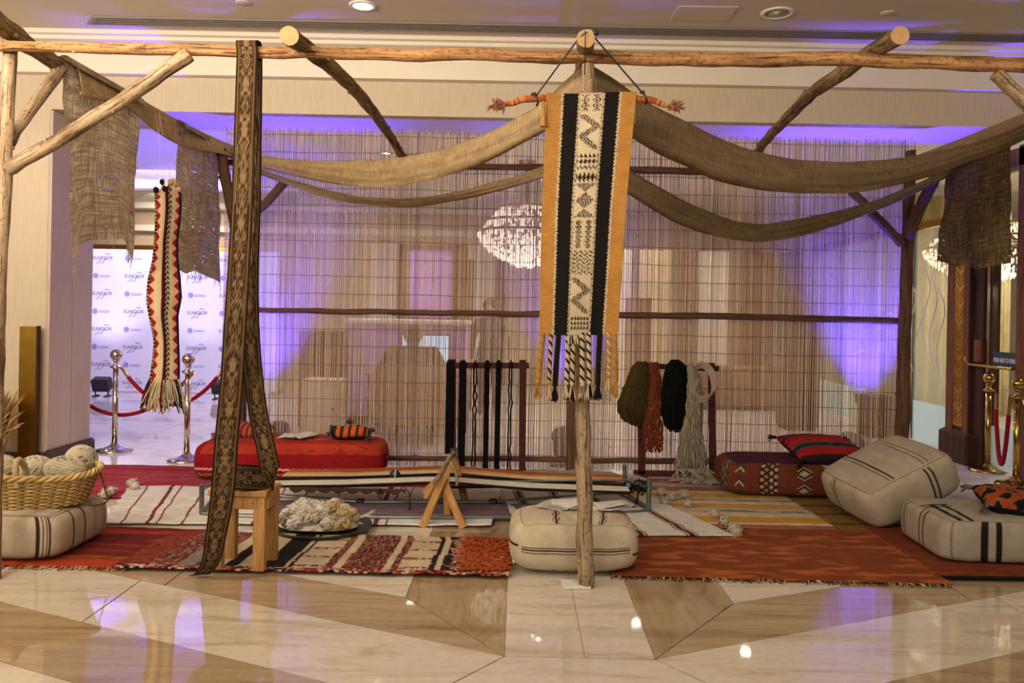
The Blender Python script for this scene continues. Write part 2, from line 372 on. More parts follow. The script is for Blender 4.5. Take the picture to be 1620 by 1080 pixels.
# ================================================================== SETTING
def slab(name, x0, x1, y0, y1, z0, z1, mat, parent=None):
    b = MB(); b.box(((x0 + x1) / 2, (y0 + y1) / 2, (z0 + z1) / 2), (x1 - x0, y1 - y0, z1 - z0)); return b.build(name, mat, parent, smooth=False)
floor = struct(slab('floor', -10, 10, -3, 17, -.12, -.006, M['grout']))
def tile(poly, mat):
    # shrink towards the centre for the joint
    cx = sum(p[0] for p in poly) / len(poly); cy = sum(p[1] for p in poly) / len(poly)
    q = []
    n = len(poly)
    for i in range(n):
        p0, p1, p2 = poly[i - 1], poly[i], poly[(i + 1) % n]
        d = Vector((cx - p1[0], cy - p1[1])); d.normalize(); q.append((p1[0] + d.x * .0045, p1[1] + d.y * .0045))
    b = MB(); b.prism(q, -.006, 0); return b.build('tile', M[mat], floor, smooth=False)
AX = .2775
def mir(poly): return [(2 * AX - x, y) for x, y in poly]
def cut(poly, xs):          # split a polygon with vertical lines x = c
    out = [poly]
    for c in xs:
        nxt = []
        for pl in out:
            for sgn in (1, -1):
                r = []
                for i, a in enumerate(pl):
                    b = pl[(i + 1) % len(pl)]; da, db = (a[0] - c) * sgn, (b[0] - c) * sgn
                    if da <= 0: r.append(a)
                    if da * db < 0: t = da / (da - db); r.append((c, a[1] + (b[1] - a[1]) * t))
                if len(r) > 2: nxt.append(r)
        out = nxt
    return out
SLP = .45
half = [([(-.03, 3.35), (-.03, 6.03), (-.524, 6.03), (-.524, 4.02)], 'browny', []),
        ([(-.03, 3.35), (-.524, 4.02), (-5, 6.03), (-5, 5.59)], 'brown', [-1.75, -3.1]),
        ([(-.524, 4.02), (-.524, 6.03), (-5, 6.03)], 'cream', [-1.6, -2.7]),
        ([(-.03, 3.35), (-5, 5.59), (-5, 5.0245), (-.35, 2.932)], 'cream', [-1.9, -3.4]),
        ([(-.35, 2.932), (-5, 5.0245), (-5, 4.57), (-.61, 2.588)], 'brown', [-2.6]),
        ([(-.61, 2.588), (-5, 4.57), (-5, 1), (-.61, 1)], 'cream', [-2.2])]
for poly, mt, cs in half:
    for pl in cut(poly, cs):
        tile(pl, mt); tile(mir(pl), 'brownr' if mt == 'brown' else mt)
for a, c in ((-.03, .2985), (.2985, .585)):
    for y0, y1 in ((3.35, 4.7), (4.7, 6.03)): tile([(a, y0), (c, y0), (c, y1), (a, y1)], 'cream')
tile([(-.03, 3.35), (.585, 3.35), (1.165, 2.588), (1.165, 1), (-.61, 1), (-.61, 2.588)], 'cream')
b = MB(); b.prism([(.004, .004), (.996, .004), (.996, .996), (.004, .996)], -.006, 0); far0 = b.build('tile', M['pale'], floor, smooth=False)
far0.location = (-8, 6.03, 0)
for i in range(16):
    for j in range(10):
        if i or j:
            t = far0.copy(); COL.objects.link(t); t.location = (-8 + i, 6.03 + j, 0)

# front wall of the opening (left block + header), its side face, baseboard
YW = 7.17; HB = 3.10; CZ = 3.74
wf = struct(slab('wall_front', -10, -4.12, YW, 7.9, 0, CZ, M['wall']))
hd = struct(slab('wall_header', -4.12, 4.62, YW, 7.9, HB, CZ, M['wall']))
b = MB(); b.box((-4.115, 7.535, 1.55), (.012, .72, 3.1)); struct(b.build('wall_return_left', M['wall_side'], smooth=False))
for i, (y0, y1) in enumerate(((7.18, 7.545), (7.552, 7.892))):
    slab('panel', -4.112, -4.095, y0, y1, .1, 3.09, M['wall_side'], bpy.data.objects['wall_return_left'])
bb = MB(); bb.box((-4.08, 7.54, .055), (.05, .76, .11), bev=.006); bb.box((-4.088, 7.54, .115), (.03, .75, .02), bev=.004)
struct(bb.build('baseboard_left', M['base'], smooth=False))
bb = MB(); bb.box((-7, 7.15, .055), (5.8, .04, .11), bev=.006); struct(bb.build('baseboard_front', M['base'], smooth=False))
ceil = struct(slab('ceiling', -10, 10, 2.2, YW, CZ, CZ + .1, M['ceil']))
struct(slab('ceiling_hall', -10, 10, 7.9, 17, 3.36, 3.46, M['white']))
struct(slab('wall_back', -10, 10, 16.0, 16.1, 0, 3.4, M['hallwall']))
struct(slab('wall_left', -10.1, -10, -3, 16, 0, 3.8, M['wall']))
struct(slab('wall_far_right', 10, 10.1, -3, 16, 0, 3.8, M['hallwall']))
# cornice: extruded profile under the ceiling
prof = [(0, .0), (-.20, .0), (-.20, -.035), (-.165, -.045), (-.165, -.075), (-.055, -.10), (-.05, -.305), (-.075, -.312), (-.075, -.338), (0, -.345)]
b = MB(); n = len(prof)
vs = [(x, YW + y, CZ + z) for x in (-10, 4.62) for y, z in prof]
b.add(vs, [(i, (i + 1) % n, n + (i + 1) % n, n + i)[::-1] for i in range(n)])
struct(b.build('trim_1', M['cornice'], smooth=False))
# beams and trims of the hall behind
b = MB()
for z, y in ((3.30, 15.6), (2.9, 15.9)): b.box((-5, y, z), (10, .3, .12), bev=.01)
b.box((-5, 12.9, 3.30), (10, .25, .14), bev=.01)
struct(b.build('trim_2', M['white'], smooth=False))
b = MB(); b.box((-7.6, 15.8, 2.52), (5, .08, .09), bev=.01); struct(slab('wall_right', 4.50, 4.62, 6.4, 8.0, 3.10, CZ, M['wall'])); struct(b.build('trim_3', M['gold'], smooth=False))

# ceiling fittings
def ceil_pt(u, v, z=CZ): return G(u, v, z)
gr = thing('air_grille', (0.8, 6.74, CZ), 'long slotted linear air grille running across the beige ceiling', 'grille')
b = MB(); b.prism([(-3.63, 6.83), (-3.50, 6.66), (6, 6.66), (6, 6.83)], CZ - .004, CZ - .001); b.build('slot_shade', M['dark'], gr, smooth=False)  # flat dark plate painted as the shade inside the grille slots
for k in range(5):
    y = 6.665 + k * .041; x0 = -3.50 - (y - 6.66) * .76
    b = MB(); b.box(((x0 + 6) / 2, y, CZ - .007), (6 - x0, .012, .012)); b.build('slat', M['grille'], gr, smooth=False)
def downlight(name, p, r, lit, label, zc):
    t = thing(name, p, label, 'light')
    b = MB(); b.lathe([(r * .80, -.001), (r * .80, -.012), (r * 1.06, -.010), (r * 1.12, -.001)], (p[0], p[1], zc), 28); b.build('trim_ring', M['white'], t)
    b = MB(); b.lathe([(r * .80, -.008), (r * .4, -.006), (0.0001, -.005)], (p[0], p[1], zc), 28); b.build('diffuser', M['lamp'] if lit else M['lampdim'], t)
    return t
p = ceil_pt(574, 8); downlight('ceiling_downlight', p, .095, True, 'glowing round downlight in the ceiling above the peeled poles', CZ)
p = ceil_pt(1230, 20); downlight('ceiling_downlight', p, .115, False, 'unlit round downlight in the ceiling, right of the centre post', CZ)
for (u, v, lab) in ((1405, 20, 'small round flush sensor in ceiling near the right roof pole end'), (384, 3, 'small round flush sensor in ceiling near the top edge, left of lit downlight')):
    p = ceil_pt(u, v); b = MB(); b.lathe([(.055, -.001), (.055, -.006), (.045, -.010), (.0001, -.010)], p, 24); tag(b.build('ceiling_sensor', M['ceil']), lab, 'sensor')
b = MB(); q = [ceil_pt(1060, 31), ceil_pt(1150, 33), ceil_pt(1168, 10), ceil_pt(1074, 9)]
b.prism([(a.x, a.y) for a in q], CZ - .006, CZ - .001); tag(b.build('access_panel', M['ceil'], smooth=False), 'flush square access panel in the ceiling above the tapestry', 'panel')
for i, (x, y) in enumerate(((-1.68, 10.2), (-1.65, 13.2), (2.05, 10.0), (1.9, 12.6), (.35, 12.0), (3.3, 11.6), (-6.0, 10.0), (-.9, 9.0))):
    where = ['left of the framed board', 'far behind the framed board', 'nearest right of the tapestry', 'second right of the tapestry', 'behind the tapestry', 'near the right screen post', 'above the photo backdrop', 'nearest behind the reed screen centre'][i]
    downlight('hall_downlight', Vector((x, y, 3.36)), .07, True, 'small glowing downlight in the hall ceiling, ' + where, 3.36)

# right wall: etched window, gold-inlaid column, glass door
XW = 4.50
w1 = thing('window_1', (XW, 10.2, 0), 'tall etched glass panel right of the reed screen', 'window'); w1['kind'] = 'structure'; del w1['category']
slab('pane', XW, XW + .012, 8.45, 12.6, .50, 2.42, M['glass2'], w1)
slab('lower_pane', XW, XW + .012, 8.45, 12.6, .06, .50, M['frost'], w1)
slab('transom', XW, XW + .012, 8.45, 12.6, 2.5, 3.36, M['glass'], w1)
slab('sill', XW - .02, XW + .05, 8.45, 12.6, 0, .06, M['white'], w1)
slab('transom_rail', XW - .03, XW + .05, 8.45, 12.6, 2.42, 2.50, M['brass'], w1)
for y in (9.35, 10.4, 11.5): slab('mullion', XW - .01, XW + .03, y - .012, y + .012, .06, 2.42, M['steel'], w1)
b = MB()
for k in range(7):
    y0 = 8.7 + .16 * k; z0 = .7 + .13 * (k % 3)
    b.tube(cr([(XW - .006, y0, z0), (XW - .006, y0 + .12, z0 + .4), (XW - .006, y0 - .04, z0 + .8), (XW - .006, y0 + .1, z0 + 1.05)], 20), .007, 5)
b.build('etched_vine', M['white'], w1)
col_ = struct(slab('column_right', 4.40, 4.66, 8.0, 8.42, .30, 3.36, M['wdark']))
slab('column_face', 4.388, 4.40, 8.01, 8.10, .3, 3.36, M['wmid'], col_); slab('column_face', 4.388, 4.40, 8.28, 8.41, .3, 3.36, M['wmid'], col_)
slab('gold_inlay', 4.394, 4.40, 8.10, 8.28, .36, 3.3, M['gold'], col_)
b = MB(); z = .42
while z < 3.2:
    for d in (0, .045, .09):
        for s in (-1, 1):
            b.box((4.391, 8.19 + s * .042, z + d), (.008, .10, .012), Matrix.Rotation(s * .75, 3, 'X'))
    z += .17
b.build('inlay_ridges', M['brass'], col_, smooth=False, kind='stuff')
b = MB(); b.box((4.52, 8.21, .15), (.34, .54, .30), bev=.02); b.box((4.52, 8.21, .29), (.30, .50, .05), bev=.02); b.build('plinth', M['wdark'], col_, smooth=False)
d1 = thing('door_1', (XW, 7.6, 0), 'glass door with brass push bar at the right edge', 'door'); d1['kind'] = 'structure'; del d1['category']
slab('door_frame', 4.44, 4.60, 7.84, 8.0, 0, 2.86, M['wdark'], d1)
slab('door_edge', 4.455, 4.475, 7.80, 7.86, .0, 2.80, M['chrome'], d1)
slab('door_frame', 4.44, 4.60, 7.14, 7.33, 0, 2.98, M['wmid'], d1)
slab('top_rail', 4.44, 4.60, 6.4, 8.0, 2.80, 2.96, M['wmid'], d1)
slab('door_pane', 4.49, 4.502, 7.33, 7.80, .42, 2.80, M['glass'], d1); slab('lower_pane', 4.49, 4.502, 7.33, 7.80, .03, .42, M['frost'], d1)
slab('door_pane', 4.49, 4.502, 6.4, 7.14, .1, 2.80, M['glass'], d1)
slab('door_transom', 4.49, 4.50, 6.4, 8.0, 2.96, 3.10, M['glass'], d1)
bar = MB(); bar.tube([(4.40, 8.02, .985), (4.40, 7.30, .985)], .016, 10); bar.tube(cr([(4.40, 8.0, .985), (4.385, 8.05, 1.03), (4.43, 8.06, 1.08)], 8), .014, 8)
bar.tube([(4.40, 7.34, .985), (4.49, 7.34, .985)], .012, 8); bar.build('push_bar', M['brass'], d1)
b = MB(); b.box((4.43, 7.90, 1.12), (.05, .10, .22), bev=.008); b.build('lock_box', M['wmid'], d1)
sg = MB(); sg.box((4.478, 7.545, 1.06), (.012, .36, .13), bev=.004); sgo = sg.build('push_sign', M['sign'], d1, smooth=False)
def text_mesh(name, body, size, mat, ext=.001):
    c = bpy.data.curves.new(name, 'FONT'); c.body = body; c.size = size; c.align_x = 'CENTER'; c.align_y = 'CENTER'; c.extrude = ext; c.resolution_u = 3
    o = bpy.data.objects.new(name + '_src', c); COL.objects.link(o)
    dg = bpy.context.evaluated_depsgraph_get(); me = bpy.data.meshes.new_from_object(o.evaluated_get(dg)); me.name = name
    bpy.data.objects.remove(o); me.materials.clear(); me.materials.append(mat); return me
tm = text_mesh('sign_lettering', 'PUSH BAR TO OPEN', .052, M['signtext'])
for v in tm.vertices: v.co.x *= .72; v.co.y *= 1.15
to = bpy.data.objects.new('lettering', tm); COL.objects.link(to); to.parent = sgo
to.matrix_parent_inverse = parent_world(d1).inverted() if False else Matrix()
to.matrix_parent_inverse = (parent_world(sgo)).inverted()
to.matrix_basis = Matrix(((0, 0, -1, 4.4705), (-1, 0, 0, 7.545), (0, 1, 0, 1.045), (0, 0, 0, 1)))

# ================================================================== PERGOLA OF POLES
pg = thing('pole_pergola', (0.4, 5.7, 0), 'open shelter frame of peeled tree poles standing over the rugs and pouffes', 'shelter')
def pole(name, pts, r0, r1, mat='pole', n=28, seg=14, jit=.16, ends='pole_end', label=None, parent=pg, wob=.008):
    c = cr(pts, n); sd = R() * 50
    for i, q in enumerate(c): c[i] = q + Vector((nz(i * .35, sd), nz(i * .35, sd + 9), nz(i * .35, sd + 20))) * wob
    rr = [lerp(r0, r1, i / n) * (1 + .10 * nz(i * .5, sd + 3)) for i in range(n + 1)]
    b = MB(); b.tube(c, rr, seg, jit=jit, capmat=1)
    for k in range(3):          # branch stubs
        i = random.randint(2, n - 2); a = U(0, 6.28); T = (c[i + 1] - c[i - 1]).normalized(); N = T.orthogonal().normalized(); N.rotate(Matrix.Rotation(a, 3, T))
        b.tube([c[i] + N * rr[i] * .7, c[i] + N * rr[i] * 1.06 + T * .006, c[i] + N * rr[i] * 1.16 + T * .012], [rr[i] * .42, rr[i] * .33, rr[i] * .16], 7)
    return b.build(name, [M[mat], M[ends]], parent, label=label)
YB = 4.20
pole('front_beam', [P(u, v, YB) for u, v in ((-60, 73), (25, 74), (140, 75), (250, 77), (340, 80), (430, 82), (520, 84), (640, 86), (760, 87), (860, 89), (960, 91), (1080, 94), (1210, 94), (1330, 93), (1440, 96), (1540, 101), (1640, 106), (1780, 108), (1920, 113))], .026, .041, 'beam', 90, 16, .14)
pole('front_post', [P(u, v, 4.25) for u, v in ((15, 63), (12, 180), (8, 270), (1, 400), (-3, 520), (-5, 650), (-7, 780))] + [G(-8, 916)], .034, .031, 'pole_pale', 40)
pole('front_post', [P(u, v, 4.23) for u, v in ((929, 78), (930, 130), (928, 260), (925, 420), (921, 560), (922, 700), (925, 810))] + [G(927, 924, .012)], .036, .043, 'pole_pale', 50, 16)
pole('front_post', [(3.56, 4.22, 2.78), (3.58, 4.22, 1.4), (3.55, 4.22, 0)], .04, .045, 'pole_pale')
ridge = pole('ridge_pole', [P(927, 61, 3.96), (.335, 4.6, 2.79), (.34, 5.6, 2.80), (.36, 6.6, 2.80), (.37, 7.2, 2.78)], .044, .034, 'pole_bark', 30)
pole('roof_pole', [P(457, 56, 3.93)] + [G(u, v, 2.80) for u, v in ((500, 88), (540, 122), (562, 142), (592, 180), (617, 216))] + [P(640, 252, 7.06)], .046, .034, 'pole_bark', 40)
pole('roof_pole', [P(1424, 56, 3.95)] + [G(u, v, 2.80) for u, v in ((1372, 87), (1318, 125), (1282, 150), (1240, 192), (1208, 227))] + [P(1188, 252, 7.06)], .045, .033, 'pole_bark', 40)
pole('side_beam', [P(-20, 22, 3.98)] + [G(u, v, 2.80) for u, v in ((20, 55), (62, 83), (110, 112), (200, 162), (300, 214))] + [P(372, 246, 7.3)], .052, .035, 'pole_bark', 40)
pole('side_beam', [(3.50, 4.0, 2.80), (3.52, 5.6, 2.80), (3.50, 7.3, 2.78)], .045, .035, 'pole_bark', 30)
pole('brace', [P(12, 268, 4.18), P(150, 186, 4.17), P(300, 86, 4.16)], .035, .037, 'pole_pale', 26)
pole('brace', [P(12, 228, 4.28), P(55, 165, 4.5), P(97, 106, 4.8)], .028, .035, 'pole_pale', 20)
pole('brace', [P(1575, 116, 4.2), P(1640, 178, 4.2), P(1800, 320, 4.22)], .036, .036, 'pole_pale', 20)
YR = 7.16
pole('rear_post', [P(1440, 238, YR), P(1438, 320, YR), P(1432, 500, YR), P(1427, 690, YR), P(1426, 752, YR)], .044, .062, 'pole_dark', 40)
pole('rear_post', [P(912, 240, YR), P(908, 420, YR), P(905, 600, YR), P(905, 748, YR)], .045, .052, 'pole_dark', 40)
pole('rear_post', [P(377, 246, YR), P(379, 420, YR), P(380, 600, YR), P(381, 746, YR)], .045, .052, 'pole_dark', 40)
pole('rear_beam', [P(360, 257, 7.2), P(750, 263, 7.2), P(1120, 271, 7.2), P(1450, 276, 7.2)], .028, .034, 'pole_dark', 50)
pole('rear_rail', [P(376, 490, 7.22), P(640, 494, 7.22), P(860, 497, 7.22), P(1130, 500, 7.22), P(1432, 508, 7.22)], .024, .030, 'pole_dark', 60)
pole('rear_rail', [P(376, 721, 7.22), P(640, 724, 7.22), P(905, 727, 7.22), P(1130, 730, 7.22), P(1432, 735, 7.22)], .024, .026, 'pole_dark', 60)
pole('brace', [P(1346, 300, 7.06), P(1385, 342, 7.06), P(1427, 386, 7.06)], .036, .04, 'pole_dark', 14)
pole('brace', [P(1436, 374, 7.08), P(1455, 330, 6.9), P(1478, 284, 6.7)], .05, .045, 'pole_dark', 14)
pole('brace', [P(454, 286, 7.08), P(418, 324, 7.08), P(384, 358, 7.08)], .036, .04, 'pole_dark', 14)
pole('brace', [P(349, 236, 7.0), P(360, 300, 7.05), P(377, 372, 7.1)], .045, .045, 'pole_dark', 14)
b = MB(); b.box((.322, 4.235, .008), (.14, .12, .014), Matrix.Rotation(.1, 3, 'Z'), bev=.003); b.build('foot_pad', M['paper'], pg, smooth=False, label='white cloth pad under the centre post')

# ================================================================== REED SCREEN
rs = thing('reed_screen', (.45, 7.30, 0), 'tall see-through reed mat screen standing behind the black yarn frames', 'screen')
XL, XR = -2.62, 3.50
b = MB(); x = XL; k = 0
PALE = [S('b09468'), S('a08254'), S('c2a67c'), S('8e6f44'), S('9a7a4e'), S('755634')]
while x < XR:
    w = U(.0052, .0082); c = PALE[int(R() ** 1.3 * 6) % 6]; c = tone(c, .82, 1.1)
    ztop = 3.0 + U(-.012, .012); z0 = .012 + (U(0, .02)); lean = U(-.006, .006)
    if R() < .05: c = tuple(q * .68 for q in c)
    pts = []; NS = 6
    for s in range(NS + 1):
        t = s / NS; low = (1 - t) ** 3
        pts.append(Vector((x + lean * (t - .5) * 2 + nz(x * 3, t * 3) * .006 + nz(x * 9, t * 2) * .012 * low, 7.30 + nz(x * 11, t * 4 + 5) * .004, lerp(z0, ztop, t))))
    cs = [tone(c, .86, 1.08) for _ in pts]
    b.tube(pts, w / 2, 5, cs, cap=False)
    x += w + (U(.001, .0046) if R() < .88 else U(.003, .0075)); k += 1
b.build('reeds', M['reed'], rs, kind='stuff')
zs = [2.94 - i * .1555 for i in range(19)]
for z in zs:
    b = MB(); b.tube([(lerp(XL, XR, i / 60), 7.292 - .003, z + .012 * nz(i * .11, z * 7) + .006 * nz(i * .5, z * 3)) for i in range(61)], .0023, 4, S('6e5540'), cap=False); b.build('wire', M['plainc'], rs)

# violet LED cans
for i, ((x, y), w) in enumerate(zip(LED, ('behind the red bench seat', 'behind the centre post', 'beside the red striped cushion'))):
    t = thing('stage_light', (x, y, 0), 'violet glowing LED floor can behind the reed screen, ' + w, 'light', None)
    rot = Matrix.Rotation(.62, 3, 'X')
    b = MB(); b.lathe([(.085, -.12), (.105, -.10), (.115, .06), (.125, .08), (.125, .10), (.112, .10)], (x, y, .205), 24, rot=rot); can = b.build('can', M['black'], t)
    b = MB(); b.lathe([(.112, .085), (.0001, .085)], (x, y, .205), 24, rot=rot); b.build('lens', M['ledlens'], can)
    b = MB()
    for rr, nn in ((.03, 6), (.06, 11), (.09, 16)):
        for k in range(nn):
            a = 2 * PI * k / nn; b.ball(rot @ Vector((math.cos(a) * rr, math.sin(a) * rr, .09)) + Vector((x, y, .205)), .009, 6, 4)
    b.build('diodes', M['led'], can, kind='stuff')
    b = MB(); b.box((x - .125, y, .11), (.012, .04, .20)); b.box((x + .125, y, .11), (.012, .04, .20)); b.box((x, y, .008), (.262, .14, .014)); b.build('yoke', M['black'], t, smooth=False)
# ================================================================== BURLAP
def resample(pts, n):
    us = [p[0] for p in pts]; s = 1 if us[-1] > us[0] else -1
    q = [(s * a, b) for a, b in pts]; out = []
    for i in range(n + 1):
        u = lerp(us[0], us[-1], i / n); out.append((u, interp(q, s * u)))
    for _ in range(2): out = [out[0]] + [(out[i][0], (out[i - 1][1] + out[i][1] * 2 + out[i + 1][1]) / 4) for i in range(1, n)] + [out[-1]]
    return out
def swag(name, top, bot, y0, y1, mat, label, bulge=.10, back=.22, n=70, m=14, ycurve=None):
    T = resample(top, n); B = resample(bot, n)
    def yy(t): return ycurve(t) if ycurve else lerp(y0, y1, t)
    def fn(u, v):
        i = min(int(round(u * n)), n); Y = yy(u)
        a = P(*T[i], Y); c = P(*B[i], Y)
        if v < .35:                       # the roof side, falling away behind the upper edge
            s = (.35 - v) / .35
            return a + Vector((0, back * s, -.03 * s * s + .012 * math.sin(s * 3) + .01 * nz(u * 9, s * 3)))
        s = (v - .35) / .65
        p = a.lerp(c, s); p.y -= bulge * math.sin(PI * s) * .6 - bulge * .15 * s; p.y += .014 * math.sin(s * 19 + u * 7) + .018 * nz(u * 8, s * 4)
        return p
    L = (P(*T[0], yy(0)) - P(*T[-1], yy(1))).length
    b = MB(); b.grid(fn, n, m, tv=lambda u, v: (u * L, v * .7, 0)); o = b.build(name, mat, solid=.006); 
    return tag(o, label, 'canopy')
swag('burlap_canopy', [(919, 106), (890, 132), (860, 162), (800, 196), (760, 215), (700, 236), (640, 249), (600, 254), (560, 256), (520, 256), (480, 254), (440, 250), (412, 246), (368, 234)],
     [(919, 190), (890, 196), (862, 206), (830, 223), (800, 240), (760, 259), (720, 273), (680, 285), (640, 293), (600, 297), (560, 295), (520, 289), (480, 281), (440, 272), (412, 263), (368, 248)],
     4.42, 7.05, M['burlap'], 'tan burlap swag sagging from the centre post to the left rear corner, front one', n=90)
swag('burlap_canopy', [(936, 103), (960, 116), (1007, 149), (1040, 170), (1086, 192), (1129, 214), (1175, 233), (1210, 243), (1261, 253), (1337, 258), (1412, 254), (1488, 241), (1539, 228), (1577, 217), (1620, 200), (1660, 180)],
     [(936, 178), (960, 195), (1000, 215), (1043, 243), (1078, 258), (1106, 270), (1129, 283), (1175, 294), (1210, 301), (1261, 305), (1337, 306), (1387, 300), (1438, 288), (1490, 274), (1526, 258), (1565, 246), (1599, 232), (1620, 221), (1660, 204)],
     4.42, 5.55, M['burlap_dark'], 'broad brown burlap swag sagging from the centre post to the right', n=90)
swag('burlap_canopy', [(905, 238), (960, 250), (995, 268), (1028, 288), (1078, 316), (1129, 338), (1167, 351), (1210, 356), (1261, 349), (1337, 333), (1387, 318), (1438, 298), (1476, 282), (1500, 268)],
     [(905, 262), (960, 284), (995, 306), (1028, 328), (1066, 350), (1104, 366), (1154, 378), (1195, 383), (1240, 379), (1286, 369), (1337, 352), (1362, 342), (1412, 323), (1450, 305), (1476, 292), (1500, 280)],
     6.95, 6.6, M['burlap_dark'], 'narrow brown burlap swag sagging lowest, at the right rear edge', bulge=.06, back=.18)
swag('burlap_canopy', [(905, 246), (860, 262), (810, 281), (742, 299), (678, 312), (628, 315), (565, 313), (514, 301), (463, 286), (425, 274), (380, 258)],
     [(905, 266), (860, 281), (810, 296), (742, 313), (678, 325), (640, 328), (602, 326), (552, 321), (501, 309), (450, 290), (425, 278), (380, 264)],
     6.98, 7.04, M['burlap'], 'thin tan burlap swag at the left rear edge, behind the front swag', bulge=.05, back=.16)
# strips lying along the side beams
def strip(name, a, b_, w0, label, mat, sgn=1):
    n = 40; A = [Vector(p) for p in a]; c = cr(A, n); sec = [(-.07, -.03), (-.055, .02), (-.02, .058), (.025, .058), (.06, .025), (.078, -.02), (.088, -.07), (.10, -.12)]
    def fn(u, v):
        p = c[min(int(round(u * n)), n)]; k = min(int(v * 7), 6); f = v * 7 - k; q = (lerp(sec[k][0], sec[k + 1][0], f), lerp(sec[k][1], sec[k + 1][1], f)); hang_ = max(0, v - .6) / .4
        return p + Vector((sgn * (q[0] + .02 * hang_ * math.sin(u * 9)), 0, q[1] - hang_ * .04 * math.sin(u * 11 + 1) + .006 * nz(u * 8, v * 3)))
    m = MB(); m.grid(fn, n, 21, tv=lambda u, v: (u * 3, v * .4, 0)); return tag(m.build(name, mat, solid=.006), label, 'cloth')
strip('burlap_strip', [G(u, v, 2.80) for u, v in ((105, 109), (150, 134), (220, 172), (300, 213))] + [P(368, 243, 7.2)], None, .22, 'pale burlap strip lying along the left side beam', M['burlap'])
strip('burlap_strip', [(3.52, 5.3, 2.80), (3.53, 6.2, 2.80), (3.50, 7.15, 2.79)], None, .24, 'pale burlap strip lying along the right side beam', M['burlap'], -1)
def hang(name, x, y0, y1, zt, zb, label, seed, tilt=0.0, mat='gauze'):
    n, m = 30, 44; Wd = abs(y1 - y0)
    def fn(u, v):
        z1 = zb(u); z = lerp(zt, z1, v); Y = lerp(y0, y1, u) + .02 * nz(v * 4, seed) * (v ** .5) + .015 * nz(v * 13, seed + u * 2)
        return Vector((x + tilt * v + .05 * math.sin(u * 9 + seed) * v + .03 * nz(u * 6, v * 3, seed), Y, z))
    b = MB(); b.grid(fn, n, m, tv=lambda u, v: (u * Wd, v * (zt - zb(.5)), seed)); 
    for k in range(16):                     # frayed ends
        u = R(); p = fn(u, 1.0); b.tube([p, p + Vector((U(-.01, .01), U(-.02, .02), -U(.02, .09)))], .0022, 4)
    # wrap over the beam
    b.grid(lambda u, v: Vector((x + .05 * math.cos(PI * v) - .0, lerp(y0, y1, u), zt + .055 * math.sin(PI * v) - .01)), 10, 8, tv=lambda u, v: (u * Wd, v * .15, seed))
    return tag(b.build(name, M[mat]), label, 'cloth')
hang('burlap_hanging', -2.66, 4.76, 5.70, 2.80, lambda u: interp([(0, 1.63), (.06, 1.63), (.15, 1.72), (.35, 1.80), (.6, 1.83), (.8, 1.76), (1, 1.72)], u), 'sheer burlap length hanging from the left side beam, nearest the front', 2, tilt=.03)
hang('burlap_hanging', -2.64, 6.32, 7.14, 2.79, lambda u: interp([(0, 1.70), (.2, 1.66), (.45, 1.72), (.75, 1.68), (1, 1.60)], u), 'narrow sheer burlap length hanging beside the reed screen at left', 5, tilt=.0)
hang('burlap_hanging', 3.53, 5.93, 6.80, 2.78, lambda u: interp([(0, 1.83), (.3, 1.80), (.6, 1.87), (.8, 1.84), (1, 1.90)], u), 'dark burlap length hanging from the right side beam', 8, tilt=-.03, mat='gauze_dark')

# ================================================================== TAPESTRY
tp = thing('wall_tapestry', P(930, 155, 4.1), 'orange, black and cream woven tapestry with long braided fringe on centre post', 'tapestry')
YT = 4.135; OR = S('b9843f'); OR2 = S('a87436'); BK = S('191512'); CRM = S('cdb894'); DK = S('2c1c16')
Lx = [(140, 865), (150, 865), (200, 863), (330, 857), (430, 855), (530, 853)]; Rx = [(150, 1007), (200, 1002), (330, 990), (430, 984), (530, 977)]
def seg_d(x, y, pl):
    best = 9e9
    for (x0, y0), (x1, y1) in zip(pl, pl[1:]):
        dx, dy = x1 - x0, y1 - y0; t = max(0, min(1, ((x - x0) * dx + (y - y0) * dy) / (dx * dx + dy * dy))); best = min(best, math.hypot(x - x0 - t * dx, y - y0 - t * dy))
    return best
def lattice(x, y, p=4.6): a = ((x + y) / p) % 1; b = ((x - y) / p) % 1; return a < .40 or b < .40
def fr(a): return a - math.floor(a)
